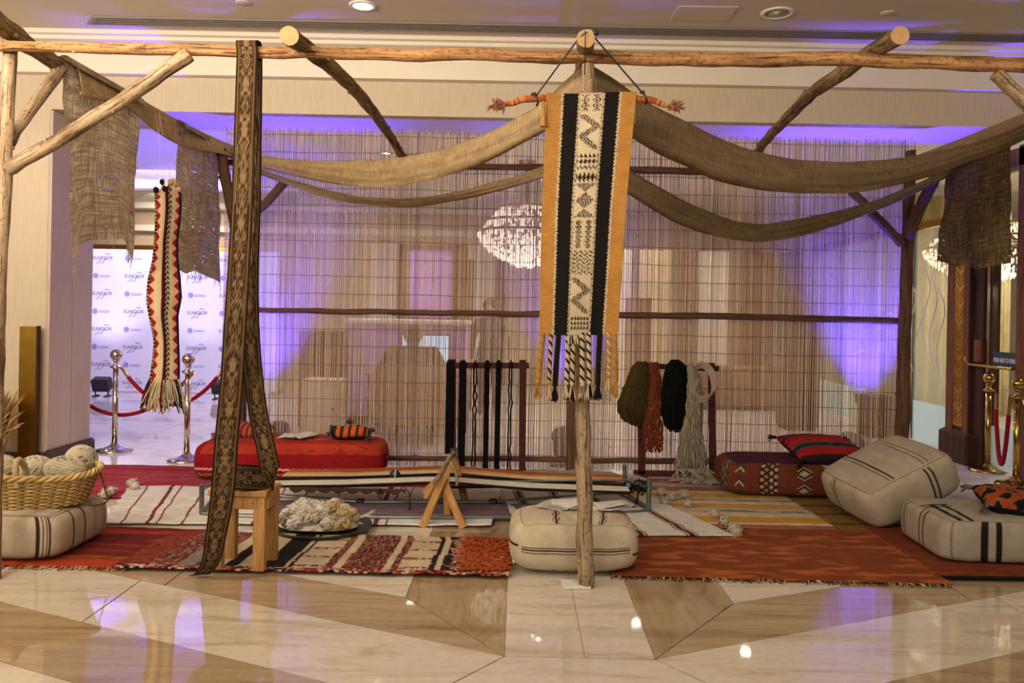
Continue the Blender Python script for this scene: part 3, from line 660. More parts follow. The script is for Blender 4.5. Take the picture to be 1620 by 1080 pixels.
def tp_pat(X, y):            # X in px from the middle of the cream band (half width 19)
    if abs(X) > 15.6: return abs(abs(X) - 17.0) < .75 and fr(y / 3.0) < .6
    if y < 179:
        for c in (-8.5, 8.5):
            if abs(X - c) < 6.5 and y > 152: return abs(abs(X - c) - abs(((y - 152) % 9) - 4.5) * 1.3) < 1.1 or (abs(X - c) + abs(((y - 147.5) % 9) - 4.5) < 2.2)
        return False
    for y0, sx in ((183, 1), (440, 1)):
        if y0 <= y < y0 + 56: return seg_d(X, y - y0, [(-10, 3), (11, 20), (-11, 35), (9, 53)]) < 4.2 and lattice(X, y)
    if 243 <= y < 293:
        r = int((y - 243) / 10); f = (y - 243) % 10; t = abs(fr(X / 6.4) - .5) * 2
        if r in (0, 3): return f > 1.5 and f < 9 and t < (f - 1) / 9
        if r in (1,): return abs(f - 5) / 4.6 + t < 1.0
        if r == 2: return abs(f - 2 - t * 5) < 1.4
        return f < 8 and t < 1 - f / 9
    if 293 <= y < 346:
        d = y - 319
        if abs(X) / 14 + abs(d) / 13.5 < 1: return lattice(X, y, 4)
        if d < -13: return abs(X) < (-13 - d) * 1.25 + 0 and lattice(X, y, 4)
        if d > 13: return abs(X) < (d - 13) * 1.25 and lattice(X, y, 4)
        return False
    if 350 <= y < 394:
        for c in (-7.8, 7.8):
            dy = ((y - 350) % 7.3) - 3.65
            if abs(X - c) / 6.2 + abs(dy) / 4.1 < 1 or abs(X - c) < 2.6: return lattice(X - c, y - 350, 3.7)
        return False
    if 398 <= y < 436: return fr((y - 398 + (2 * abs(fr(X / 16 + .25) - .5)) * 8) / 6.6) < .33 and y + abs(X) * .1 < 436
    if 500 <= y < 523: return abs(((X + 15) % 5.2) - 2.6) / 2.3 + abs(((y - 500) % 7.6) - 3.8) / 3.7 < 1
    return False
def tp_col(u, v):
    y = 150 + 380 * v; s = u; e = .006 * math.sin(y * 1.1)
    s2 = s + e; sp = (s2 - .5) * 142
    ww = .93 + .12 * nz(u * 40, v * 160)
    if s2 < .165 or s2 > .835: return tuple(c * ww * (1 + .10 * math.sin(y * 2.2)) for c in mixc(OR, OR2, .5 + .6 * nz(u * 9, v * 160)))
    if s2 < .19 or s2 > .81: return CRM if fr(y / 4) < .6 else mixc(CRM, BK, .6)
    if s2 < .355 or s2 > .645: return tuple(c * ww for c in BK)
    X = (s2 - .5) * 2 / .29 * 19
    return DK if tp_pat(X, y) else tuple(c * ww for c in CRM)
def tp_pos(u, v):
    y = 146.5 + 383.5 * v; p = P(lerp(interp(Lx, y), interp(Rx, y), u), y + 1.5 * math.sin(u * 5) * (1 - v) , YT)
    p.y += .010 * math.sin(u * 8 + v * 2) * (.3 + v) - .012 * math.sin(PI * v); return p
b = MB(); b.grid(tp_pos, 150, 300, tp_col, tv=lambda u, v: (u * .46, v * 1.2, 0)); wpan = b.build('woven_panel', M['cloth_fine'], tp, solid=.006)
# branch it hangs from, wrapped in thread, twig ends
stk = [(798, 165), (812, 163), (824, 158), (845, 156), (870, 155), (940, 154), (1005, 157), (1030, 158), (1043, 163), (1056, 168)]
b = MB(); c = cr([P(u, v, 4.17) for u, v in stk], 90); wc = [S('b5602c'), S('c87a34'), S('8a3a22'), S('d08a48')]
b.tube(c, [.010 + .009 * math.sin(PI * min(1, max(0, i / 90))) ** .5 for i in range(91)], 10, [wc[int(nz(i * .13, 3) * 3 + 4) % 4] for i in range(91)]); b.build('hanging_stick', M['yarn'], tp)
for (u0, v0, dr) in ((798, 165, -1), (1056, 168, 1)):
    b = MB()
    for k in range(26):
        p0 = P(u0 + dr * U(0, 18), v0 + U(-3, 7), 4.13 + U(-.02, .02)); d = Vector((dr * U(.0, .04), U(-.03, .03), U(-.035, .03)))
        b.tube([p0, p0 + d * .5 + Vector((0, 0, .006)), p0 + d], [.005, .006, .0008], 5)
    b.tube(cr([P(u0, v0, 4.13), P(u0 + dr * 9, v0 - 1, 4.13), P(u0 + dr * 18, v0 + 7, 4.13)], 8), [.008] * 9, 6)
    b.build('twig_end', plain('twig_bark_%d' % dr, S('8a5038'), .8, var=.3, scale=60), tp)
for (u0, v0) in ((847, 153), (1019, 150)):
    b = MB(); top_u = 916 if u0 < 900 else 941
    b.tube([P(u0, v0, 4.12), P(lerp(u0, top_u, .5), lerp(v0, 60, .5), 4.05), P(top_u, 60, 3.985)], .0045, 6)
    b.tube(cr([P(u0 - 6, v0 - 4, 4.12), P(u0, v0 - 1, 4.10), P(u0 + 4, v0 + 9, 4.10), P(u0 + 2, v0 + 14, 4.13)], 8), .006, 6); b.ball(P(u0 - 2, v0 - 4, 4.11), .011, 8, 6)
    b.build('cord', M['black'], tp)
b = MB(); b.tube(cr([P(916, 62, 3.97), P(927, 52, 3.96), P(941, 52, 3.97), P(944, 56, 3.99)], 10), .005, 6); b.tube([P(926, 49, 3.945), P(926, 94, 3.945), P(925, 118, 4.16)], .003, 5); b.ball(P(943, 52, 3.95), .014, 8, 6); b.build('cord', M['black'], tp)
def braid(pts, r, cols, parent, tuft=.09, name='braid', n=60, tw=9):
    c = cr(pts, n); b = MB()
    for k in range(3):
        q = []
        for i, p in enumerate(c):
            a = i / n * tw * 2 * PI / 1.5 + k * 2 * PI / 3
            q.append(p + Vector((math.cos(a) * r * .75, math.sin(a) * r * .6, 0)))
        b.tube(q, r * .62, 6, cols[k % len(cols)])
    e = c[-1]; b.ball(e, r * 1.3, 8, 6, cols[0])
    for k in range(18):
        a = U(0, 6.28); s = U(.2, 1); cl = cols[k % len(cols)]
        b.tube(cr([e, e + Vector((math.cos(a) * r * 1.3 * s, math.sin(a) * r * s, -tuft * .5)), e + Vector((math.cos(a) * r * 2.2 * s, math.sin(a) * r * 1.4 * s, -tuft * U(.75, 1)))], 4), [.004] * 4 + [.002], 4, cl)
    return b.build(name, M['yarn'], parent)
for (u0, u1, v1, cols, r) in ((858, 851, 604, [OR, OR2], .012), (872, 869, 605, [OR, BK, CRM], .008), (884, 878, 608, [BK], .011), (898, 896, 606, [CRM, BK, CRM], .009), (908, 905, 607, [CRM, DK], .009),
                            (921, 921, 608, [CRM, CRM, BK], .010), (931, 932, 605, [CRM, BK], .009), (949, 946, 606, [BK], .011), (963, 963, 594, [OR, CRM], .009), (973, 974, 602, [OR, OR2], .010)):
    braid([P(u0, 527, YT), P((u0 + u1) / 2 + U(-1, 1), 565, YT - .01), P(u1, v1, YT - .015)], r, cols, tp)
b = MB()
for k in range(60):
    u = U(.37, .63); p = tp_pos(u, 1); b.tube([p, p + Vector((U(-.012, .012), U(-.01, .01), -U(.02, .05)))], .004, 4, CRM if R() < .6 else DK)
b.build('loose_fringe', M['yarn'], wpan, kind='stuff')
b = MB(); q = [P(860, v, 4.12) for v in (160, 175, 190, 200)]
b.tube(q, [.008, .01, .012, .02], 6, OR); b.build('side_tassel', M['yarn'], wpan); b = MB(); b.tube([P(1004, 158, 4.15), P(1003, 175, 4.15), P(986 + 16, 196, 4.15)], [.006, .008, .012], 6, OR2); b.build('side_tassel', M['yarn'], wpan)

# ================================================================== LONG BROWN BAND OVER THE FRONT BEAM
YEL = S('6f6130'); TAN = S('7e6440'); BRN = S('2b1a12'); RB = S('5a2c1c')
def band_col(s, t):          # s -1..1 across, t metres along
    a = abs(s)
    if a > .80: return BRN if a > .84 or a < .815 else BRN
    if a > .735: return YEL
    if a > .69: return BRN
    if a > .56: return RB if (fr(t / .017) < .5) else TAN if fr(t / .017) < .75 and a < .63 else BRN
    if a > .47: return BRN
    f = fr(t / .235) - .5; d = a / .44 + abs(f) / .27
    if d < .20: return BRN
    if d < .40: return TAN
    if d < .62: return BRN
    if d < .86: return TAN
    if d < 1.02: return BRN
    if .10 < a and abs(math.hypot(a - .30, (abs(f) - .235) * 1.9) - .12) < .042: return TAN
    if abs(math.hypot(a - .16, (abs(f) - .40) * 2.0) - .10) < .04: return TAN
    if abs(f) > .47 and a < .36: return TAN
    if a < .045 and abs(f) > .30: return TAN
    if a > .42: return mixc(TAN, BRN, .35) if fr(t / .03) < .6 else BRN
    return BRN
def ribbon(name, cen, wid, mat, parent=None, nl=420, nw=26, col=band_col, solid=.004):
    c = cr(cen, nl); w = cr(wid, nl); L = [0]
    for i in range(nl): L.append(L[-1] + (c[i + 1] - c[i]).length)
    def ix(u): return min(int(round(u * nl)), nl)
    b = MB(); b.grid(lambda u, v: c[ix(u)] + w[ix(u)] * (v - .5), nl, nw, lambda u, v: col(2 * v - 1, L[ix(u)]), tv=lambda u, v: (v * .11, L[ix(u)], 0))
    return b.build(name, mat, parent, solid=solid)
fr_pts = [(313, 915, 4.26), (322, 908, 4.24), (334, 885, 4.20), (341, 850, 4.17), (352, 780, 4.14), (358, 700, 4.13), (366, 610, 4.125), (373, 500, 4.12), (379, 400, 4.12), (384, 300, 4.12), (387, 200, 4.125), (390, 110, 4.14), (391, 85, 4.145)]
fw = [24, 26, 30, 33, 38, 38, 37, 36, 35, 34, 33, 33, 33]
cen = [P(*q) for q in fr_pts]; wid = [P(q[0] + w / 2, q[1], q[2]) - P(q[0] - w / 2, q[1], q[2]) for q, w in zip(fr_pts, fw)]
wid[0] = Vector((.075, .03, -.0)); wid[1] = Vector((.08, .02, 0)); cen[0].z = .012; cen[1].z = max(cen[1].z, .03)
top = P(393, 76, YB); wv = Vector((.105, 0, .002))
cen += [Vector((top.x, YB - .035, top.z + .018)), Vector((top.x, YB, top.z + .036)), Vector((top.x + .005, YB + .035, top.z + .02))]; wid += [wv] * 3
bk = [(400, 110, 4.25), (398, 300, 4.26), (394, 450, 4.26), (398, 560, 4.25), (408, 650, 4.24), (421, 710, 4.23), (428, 745, 4.24)]
cen += [P(*q) for q in bk]; wid += [P(q[0] + 15, q[1] - d, q[2]) - P(q[0] - 15, q[1] + d, q[2]) for q, d in zip(bk, (0, 0, 0, 1, 2, 3, 8))]
bo = ribbon('woven_band', cen, wid, M['cloth_fine']); tag(bo, 'long brown woven band with tan diamonds draped over the front beam', 'band')
ST = Vector((-1.452, 4.39, 0))
# its folded end on the stool
cen = [P(431, 742, 4.25), P(436, 754, 4.30), P(428, 757, 4.38), P(405, 756, 4.33), P(385, 755, 4.31), P(362, 753, 4.33)]
wid = [Vector((.055, .0, .10)), Vector((.02, .03, .125)), Vector((-.01, .02, .125)), Vector((-.004, .03, .13)), Vector((0, .03, .13)), Vector((0, .03, .125))]
e = ribbon('band_end', cen, wid, M['cloth_fine'], bo, nl=110); e.name = 'folded_end'

# ================================================================== ZIGZAG SASH hanging on threads at left
sh = thing('woven_scarf', P(262, 300, 5.9), 'narrow cream sash with red zigzag edges and fringe, hanging on threads at left', 'sash')
Lq = [(292, 243), (330, 242), (380, 241), (410, 240), (440, 234), (475, 231), (500, 234), (540, 240), (570, 237), (600, 234)]
Rq = [(292, 285), (330, 284), (380, 279), (410, 281), (440, 286), (470, 288), (500, 281), (540, 280), (570, 281), (600, 282)]
RED = S('8e2016'); PK = S('d9a27e'); CR2 = S('c9b48c'); MAR = S('591018'); NAV = S('1c1432')
def sash_col(u, v):
    y = lerp(292, 600, v)
    if u < .045: return BK if fr(y / 3) < .7 else CR2
    if u < .20: k = abs(fr(y / 17) - .5) * 2; return RED if (u - .045) / .155 < k * .95 else PK
    if u < .52: return CR2
    if u < .66: return MAR if fr((y + abs(u - .59) * 90) / 7) < .6 else BK
    if u < .75: return CRM if fr((y - abs(u - .705) * 120) / 8) < .45 else BK
    if u < .83: return CR2
    if u < .95: k = abs(fr(y / 17 + .4) - .5) * 2; return RED if (.95 - u) / .12 < k else PK
    return NAV
def sash_pos(u, v):
    y = lerp(292, 600, v); g = min(1, v / .08); a, c = interp(Lq, y), interp(Rq, y)
    p = P(lerp(a, c, u), y + (1 - g) * 10 * math.sin(u * 14), 5.9); p.y += .035 * math.sin(u * 6.3 + .5) + .02 * math.sin(v * 9) - .03 * math.exp(-((u - .6) / .08) ** 2); return p
b = MB(); b.grid(sash_pos, 60, 260, sash_col, tv=lambda u, v: (u * .2, v * 1.4, 0)); wst = b.build('woven_strip', M['cloth_fine'], sh, solid=.006)
b = MB()
for k in range(120):
    u = k / 119; p = sash_pos(u, 1); cl = (BK if u < .06 else RED if u < .13 else CR2 if u < .52 else MAR if u < .6 else (BK if R() < .4 else CRM)) if R() < .85 else CRM
    if u > .85 and R() < .4: cl = NAV
    e2 = Vector((p.x + (u - .5) * .12 + U(-.02, .02), p.y + U(-.05, .03), p.z - U(.14, .25)))
    b.tube(cr([p, p.lerp(e2, .5) + Vector((U(-.015, .015), U(-.02, .01), 0)), e2], 5), .0042, 4, cl)
b.build('fringe', M['yarn'], wst, kind='stuff')
b = MB()
for u in (.05, .3, .5, .72, .95):
    p = sash_pos(u, .015); b.ball(p + Vector((0, -.01, .01)), .022, 8, 6, BK if u < .6 else CRM)
b.build('top_knots', M['yarn'], sh)
for u in (.04, .30, .72):
    p = sash_pos(u, 0); b = MB(); b.tube([p, (-2.62 + U(-.02, .02), 5.9, 2.79)], .0012, 4, S('c9c4d4')); b.build('thread', M['plainc'], sh)
# ================================================================== RUGS
def rug(name, corners, col, label, nu=90, nv=90, z=.006, wav=.004, thick=.008, fringe=None, seed=0, edge=.0, parent=None):
    # corners: front-left, front-right, back-right, back-left (floor metres)
    A, B_, C_, D_ = [Vector((*c[:2], 0)) for c in corners]
    Lx_ = (B_ - A).length; Ly_ = (D_ - A).length
    def fn(u, v):
        p = A.lerp(B_, u).lerp(D_.lerp(C_, u), v)
        ev = max(0, 1 - min(v, 1 - v) / .06) if edge else 0; eu = max(0, 1 - min(u, 1 - u) / .03) if edge else 0
        p.y += edge * ev * nz(u * 14, seed); p.x += edge * eu * nz(v * 14, seed + 5)
        p.z = z + wav * (.6 + nz(p.x * 3.1, p.y * 3.1, seed)) + max(0, nz(p.x * 6, p.y * 6, seed + 3) - .35) * wav * 2
        return p
    b = MB(); b.grid(fn, nu, nv, lambda u, v: col(u, v, u * Lx_, v * Ly_), tv=lambda u, v: (u * Lx_, v * Ly_, seed))
    o = b.build(name, M['rug'], parent, solid=thick, offset=1)
    if parent is None: tag(o, label, 'rug')
    if fringe:
        b = MB()
        for (side, n, ln, cl) in fringe:
            for k in range(n):
                t = U(0, 1); p = fn(t, 0) if side == 'front' else fn(t, 1) if side == 'back' else fn(1, t) if side == 'right' else fn(0, t)
                d = {'front': Vector((U(-.5, .5), -1, 0)), 'back': Vector((U(-.5, .5), 1, 0)), 'right': Vector((1, U(-.5, .5), 0)), 'left': Vector((-1, U(-.5, .5), 0))}[side]
                q = p + d * ln * U(.5, 1); q.z = .004; m_ = (p + q) / 2; m_.z = max(.006, p.z * .7 + .003)
                b.tube([p + Vector((0, 0, .004)), m_, q], .003, 4, cl[random.randrange(len(cl))])
        b.build('fringe', M['yarn'], o, kind='stuff')
    return o
def g2(u, v): p = G(u, v); return (p.x, p.y)
def speck(x, y, s=60, seed=0): return nz(x * s, y * s * .35, seed)
ORED = S('a83a1c'); DRED = S('7a2016'); CRM2 = S('cfc3a8'); CRM3 = S('c9b795')
def c_red_back(u, v, x, y):
    c = mixc(S('96202e'), S('a8404a'), max(0, min(1, .5 + nz(x * 1.5, y * 14, 1)))); return mixc(c, S('6a1420'), .6 if y > 1.05 and nz(y * 9, 3) > -.1 else 0) if v > .8 else mixc(c, S('b4646a'), .35 * (nz(x * 6, y * 30, 4) > .15))
rug('red_rug', [(-3.9, 5.9), (-.42, 6.05), (-.42, 7.12), (-3.9, 7.16)], c_red_back, 'faded crimson rug at the back left, in front of the rope stanchions', 120, 60, z=.004, edge=.03, seed=1)
def c_white_left(u, v, x, y):
    for x0, w, cl in ((.28, .012, S('7a2a38')), (.12, .006, S('7a2a38')), (.50, .008, S('8a4a4a')), (1.18, .006, S('7a3040')), (.34, .006, S('7a2a38')), (.72, .006, S('a89a8c')), (.95, .016, S('7a3040')), (1.02, .006, S('8a4a4a')), (1.4, .006, S('a89a8c')), (1.72, .016, S('7a3040')), (1.79, .006, S('7a3040'))):
        if abs(x - x0 - .01 * nz(y * 4, x0)) < w: return cl
    return tuple(q * (.93 + .1 * nz(x * 30, y * 60)) for q in S('e6dfd2'))
wl = rug('striped_rug', [(-2.62, 5.22), (-.15, 5.34), (-.1, 6.48), (-2.95, 6.30)], c_white_left, 'white flatweave rug with thin wine-red stripes, left under the loom', 420, 60, z=.012, edge=.02, seed=2)
def c_lilac(u, v, x, y): return mixc(S('66505e'), S('857078'), .5 + .5 * nz(x * 3, y * 30))
rug('lilac_rug', [(-1.75, 5.52), (.25, 5.55), (.25, 5.90), (-1.75, 5.86)], c_lilac, 'narrow dull purple runner lying between the two loom pipes', 50, 16, z=.022, seed=3)
def c_red_left(u, v, x, y):
    c = ORED if nz(x * 1.3, y * 10, 5) > -.12 else DRED
    if v < .12: c = S('b8441c')
    for y0, cl in ((.30, S('7a3a30')), (.42, S('86402a')), (.6, S('60281e')), (.17, S('94621f'))):
        if abs(y - y0 - .03 * nz(x * 3, y0)) < .018: c = cl
    return tuple(q * (.85 + .3 * nz(x * 20, y * 60)) for q in c)
rug('orange_rug', [(-3.5, 4.37), (-2.04, 4.36), (-1.86, 5.12), (-3.5, 5.2)], c_red_left, 'orange-red rug with frayed edge under the left striped pouffe', 90, 60, z=.004, wav=.006, edge=.03, seed=4,
    fringe=[('front', 160, .05, [ORED, S('c85a2a'), CRM3, S('c9ac84')])])
def xr(u, y=880): return G(u, y).x
stripes = [(261, 'r'), (303, 'm'), (332, 'g'), (356, 'm'), (378, 'c'), (398, 'k'), (408, 'c'), (433, 'c2'), (469, 'k'), (476, 'c'), (481, 'k'), (530, 'cz'), (544, 'm'), (557, 'c'), (619, 'm'), (630, 'c'), (641, 'm'), (687, 'cz'), (695, 'k'), (705, 'c'), (742, 'k'), (830, 'o')]
sx = [(xr(u), k) for u, k in stripes]
BR1, BR2 = -2.12, -.02
def c_multi(u, v, x, y):
    X = lerp(BR1, BR2, u) + .010 * math.floor(4 * nz(y * 6, 7)) * .8; k = 'o'
    for e, kk in sx:
        if X < e: k = kk; break
    q = hsh(int(x * 150), int(y * 60))
    if v < .07: return (DRED, BK, CRM3, S('a8483a'))[int(hsh(int(x * 60), int(y * 80)) * 4)]
    if k == 'k': return tuple(c * (.7 + .5 * q) for c in S('231d1c'))
    if k == 'm': return (S('7a2a1c'), S('2a2020'), S('9a7a5c'), S('93452a'), S('54333c'))[int(hsh(int(x * 150), int(y * 34)) * 4.99)]
    if k == 'g': return tuple(c * (.8 + .3 * q) for c in S('84776a'))
    if k == 'r': return S('8c3a24') if q > .3 else S('5a2018')
    if k == 'cz':
        if abs(fr(y / .17) - .5) < .10 and hsh(int(x * 70), int(y * 45)) > .45: return S('83302a')
    if k == 'o': return ORED
    return tuple(c * (.9 + .16 * q) for c in CRM3)
mr = rug('patterned_rug', [(BR1, 4.33), (BR2, 4.31), (BR2, 5.02), (BR1 + .04, 5.05)], c_multi, 'black, cream and rust banded rug lying under the wooden stool', 330, 110, z=.012, wav=.008, edge=.02, seed=6)
b = MB()
for k in range(900):                # shaggy orange end of the rug
    x = U(-.33, -.02) + (.04 * nz(k * .3, 1)); y = U(4.36, 4.98); p = Vector((x, y, .02)); cl = mixc(S('a8401c'), S('d0703c'), R())
    if x < -.29: cl = mixc(cl, S('d9a08a'), .6)
    b.tube([p, p + Vector((U(-.02, .02), U(-.03, .01), .02)), p + Vector((U(-.05, .04), U(-.05, .01), U(.012, .034)))], [.006, .005, .001], 4, cl)
b.build('shaggy_pile', M['yarn'], mr, kind='stuff', label='shaggy bright orange pile at the rug end')
def c_rust(u, v, x, y):
    t = nz(x * 4.2, y * 15, 8) + .55 * nz(x * 9, y * 34, 2); herr = .85 + .22 * (fr((x * 40 + (1 if fr(y * 9) < .5 else -1) * y * 60)) < .5)
    c = mixc(S('87431f'), S('b5622f'), max(0, min(1, (t - .05) * 3))); 
    return tuple(q * herr for q in c)
rug('rust_rug', [(.52, 4.37), (2.32, 4.34), (2.34, 5.42), (.52, 5.30)], c_rust, 'long rust-orange flatweave rug along the front right', 220, 130, z=.008, wav=.003, edge=.012, seed=7,
    fringe=[('front', 150, .035, [CRM3, S('8a6a4a'), S('4a3020')])])
rug('dark_rug', [(2.325, 4.42), (3.9, 4.44), (3.9, 5.55), (2.34, 5.50)], lambda u, v, x, y: S('1a1210') if v < .035 else mixc(S('5a2a1a'), S('9a4a24'), .5 + .5 * nz(x * 9, y * 26, 3)) if v < .6 else S('7a351c'), 'dark rust rug with black edge under the right front pouffe', 90, 70, z=.012, wav=.003, seed=8)
def c_yellow(u, v, x, y):
    yy = 5.42 + y + .012 * nz(x * 3, y * 4)
    bands = [(5.50, '9a5a44'), (5.56, 'c9b48a'), (5.72, 'b98b34'), (5.82, 'c4b08c'), (5.90, 'a99a8a'), (5.96, 'b8a684'), (6.10, 'b98a48'), (6.17, 'c4ae84'), (6.24, '9d9084'), (6.30, 'b9a274'), (6.45, 'ae8a3c'), (6.52, 'b89a72'), (6.68, '85554f'), (6.82, '9c8284'), (6.9, '7c5c5c'), (9, '8a5448')]
    for e, h in bands:
        if yy < e:
            c = S(h); break
    if abs(yy - 5.875) < .016 and nz(x * 3, 1) > .0: c = S('5c6038')
    if abs(yy - 6.215) < .013 and nz(x * 3, 5) > -.1: c = S('6a6450')
    return tuple(min(1, q * 1.28 * (.92 + .18 * nz(x * 14, y * 60))) for q in c)
rug('yellow_rug', [(.75, 5.42), (2.15, 5.42), (2.08, 7.0), (.75, 7.0)], c_yellow, 'yellow, cream and dusty pink banded rug in the centre right', 60, 220, z=.004, wav=.004, seed=9)
rug('olive_rug', [(2.16, 5.44), (3.0, 5.46), (3.0, 6.42), (2.10, 6.40)], lambda u, v, x, y: mixc(S('8a6a2a'), S('5a4420'), 1 if abs(fr(y / .26) - .5) < .12 + .05 * nz(x * 5, y * 5) else .15) , 'olive and ochre banded rug between the brown and cream pouffes', 50, 80, z=.004, seed=10)
def c_wr(u, v, x, y):
    for x0 in (.14, .46, .78, 1.10):
        d = x - x0 - .006 * math.floor(3 * nz(y * 9, x0))
        if abs(d) < .018: return S('5c2a1e')
        if abs(abs(d) - .034) < .006: return S('6a3428')
    return tuple(q * (.94 + .1 * nz(x * 30, y * 60)) for q in S('ddd6c6'))
wr = rug('striped_rug', [(.02, 5.10), (1.38, 5.16), (1.03, 6.25), (-.10, 6.35)], c_wr, 'white flatweave rug with paired brown stripes and pompoms, right of centre post', 260, 70, z=.020, wav=.007, edge=.01, seed=11)
rug('grey_rug', [(2.45, 5.62), (3.52, 5.50), (3.56, 6.55), (2.62, 6.62)], lambda u, v, x, y: S('6a5a58') if min(abs(fr((x + .25 * (y - .5) ** 2) / .30) - .3), abs(fr((x + .25 * (y - .5) ** 2) / .30) - .42)) < .022 else S('a79a94'), 'pale grey rug with curved dark lines behind the right pouffes', 130, 60, z=.010, seed=12)
def pompoms(parent, spots, cl, s=1.0):
    for (x, y) in spots:
        b = MB(); z = .03 * s
        b.ball((x, y, z + .008), .026 * s, 10, 8, cl, disp=lambda d: .25 * nz(d.x * 4 + x * 9, d.y * 4, d.z * 4))
        for k in range(40):
            d = Vector((U(-1, 1), U(-1, 1), U(-.6, 1))).normalized(); b.tube([Vector((x, y, z + .008)) + d * .02 * s, Vector((x, y, z + .006)) + d * .04 * s], [.005, .002], 4, tone(cl, .8, 1.1))
        b.build('pompom', M['yarn'], parent)
pompoms(wr, [g2(1046, 788), g2(1062, 795), g2(1082, 791), g2(1052, 803), g2(1088, 806), g2(1132, 822), g2(1146, 834), g2(1160, 846), g2(1165, 853)], S('bdb098'), 1.2)
pompoms(wl, [g2(209, 772), g2(214, 778), g2(176, 786), g2(166, 790)], S('d4c8b2'), 1.2)

# grey rolled blanket and orange cloth lying by the screen
b = MB(); b.grid(lambda u, v: Vector((lerp(.02, .98, u), 6.86 + .09 * math.cos(PI * v) + .02 * nz(u * 5, v), .012 + (.085 + .03 * nz(u * 4, 3)) * math.sin(PI * v) * (.6 + .5 * math.sin(PI * min(1, u * 1.15)) ** .5))), 60, 18, S('8f8478'), tv=lambda u, v: (u, v * .3, 0))
for k in range(40): p = Vector((.98 + U(-.05, .02), 6.8 + U(-.08, .08), U(.02, .07))); b.tube(cr([p, p + Vector((U(-.02, .08), U(-.06, 0), U(-.01, .03))), p + Vector((U(.0, .12), U(-.1, 0), U(-.02, .01)))], 5), .004, 4, S('b5a894'))
tag(b.build('rolled_blanket', M['cloth']), 'grey crumpled blanket lying along the foot of the screen', 'blanket')
b = MB(); b.grid(lambda u, v: Vector((lerp(.18, .82, u), lerp(6.5, 6.76, v), .012 + .035 * math.sin(PI * u) * math.sin(PI * v) + .01 * nz(u * 6, v * 4))), 30, 14, S('8f3d1c'), tv=lambda u, v: (u * .6, v * .3, 0))
tag(b.build('folded_cloth', M['cloth'], solid=.008), 'small rust-orange cloth in front of the grey blanket', 'cloth')

# ================================================================== POUFFES
def pouf_fn(w, d, h, n=7.0, puff=.16, side=.05):
    def f(x, y, z):
        q = (abs(x) ** n + abs(y) ** n + abs(z) ** n) ** (1 / n); q = q if q > 1e-6 else 1; m = max(abs(x), abs(y), abs(z)); s = m / q if q else 1
        x, y, z = x * s, y * s, z * s
        zz = z * (1 + puff * (1 - x * x) * (1 - y * y)); k = 1 + side * (1 - z * z)
        return Vector((x * k * w / 2, y * k * d / 2, zz * h / 2))
    return f
FACES = {'top': lambda a, b: (a, b, 1), 'bottom': lambda a, b: (a, -b, -1), 'front': lambda a, b: (a, -1, b), 'back': lambda a, b: (-a, 1, b), 'right': lambda a, b: (1, a, b), 'left': lambda a, b: (-1, -a, b)}
def pouf(name, w, d, h, colf, loc, rot, label, cat='pouffe', n=7.0, puff=.16, side=.05, res=72, mat='cloth', pipe=None, wr_=.004, group=None):
    f = pouf_fn(w, d, h, n, puff, side); b = MB(); sd = R() * 30
    def g(x, y, z):
        p = f(x, y, z); return p * (1 + wr_ * 2 * nz(p.x * 6 + sd, p.y * 6, p.z * 6)) + Vector((0, 0, wr_ * nz(p.x * 14, p.y * 14, sd)))
    for k, fc in FACES.items():
        r = res if k not in ('bottom', 'back') else 16
        b.grid(lambda u, v: g(*fc(2 * u - 1, 2 * v - 1)), r, r, lambda u, v: colf(k, (2 * u - 1), (2 * v - 1)) or colf('bottom', 0, 0), tv=lambda u, v: (u * w, v * h, hsh(len(k))))
    o = b.build(name, M[mat]); o.location = loc; o.rotation_euler = rot; tag(o, label, cat, group)
    if pipe:
        b = MB()
        for sgn in ((1, -1) if pipe[1] else (1,)):
            q = []
            for (x0, y0), (x1, y1) in (((-1, -1), (1, -1)), ((1, -1), (1, 1)), ((1, 1), (-1, 1)), ((-1, 1), (-1, -1))):
                for i in range(16): t = i / 16; q.append(g(lerp(x0, x1, t), lerp(y0, y1, t), sgn))
            q.append(q[0]); b.tube(q, .0035, 5, pipe[0], cap=False)
        local(b.build('seam_piping', M['plainc']), o)
    return o
NAT = S('bfae94'); NATD = S('382820'); NL = S('8d7a66')
def lines(v, spec):
    for x0, w, c in spec:
        if abs(v - x0) < w: return c
    return None
def c_p1(f, a, b_):
    c = NAT
    if f == 'front': return lines(a, [(-.55, .012, NATD), (-.46, .012, NATD), (.02, .016, NATD), (.36, .003, NL), (.75, .022, NATD), (.83, .012, NATD), (.895, .016, NATD), (.95, .014, NATD), (-.9, .016, NATD)]) or c
    if f == 'right': return lines(a, [(-.45, .022, NATD), (-.08, .02, NATD), (.3, .012, NL), (.62, .014, NATD), (.9, .01, NL)]) or c
    if f == 'top': return lines(a, [(.90, .012, NATD)]) if abs(a - .9) < .02 and b_ < -.2 else (lines(b_, [(-.45, .016, NATD), (-.08, .014, NATD), (.3, .01, NL), (.62, .012, NATD), (-.93, .012, NATD)]) or c)
    return c
pouf('striped_pouffe', .74, .60, .245, c_p1, (-2.83, 4.70, .140), (0, 0, 0), 'cream pouffe with thin dark stripes carrying the yarn basket', pipe=(NL, False), res=96)
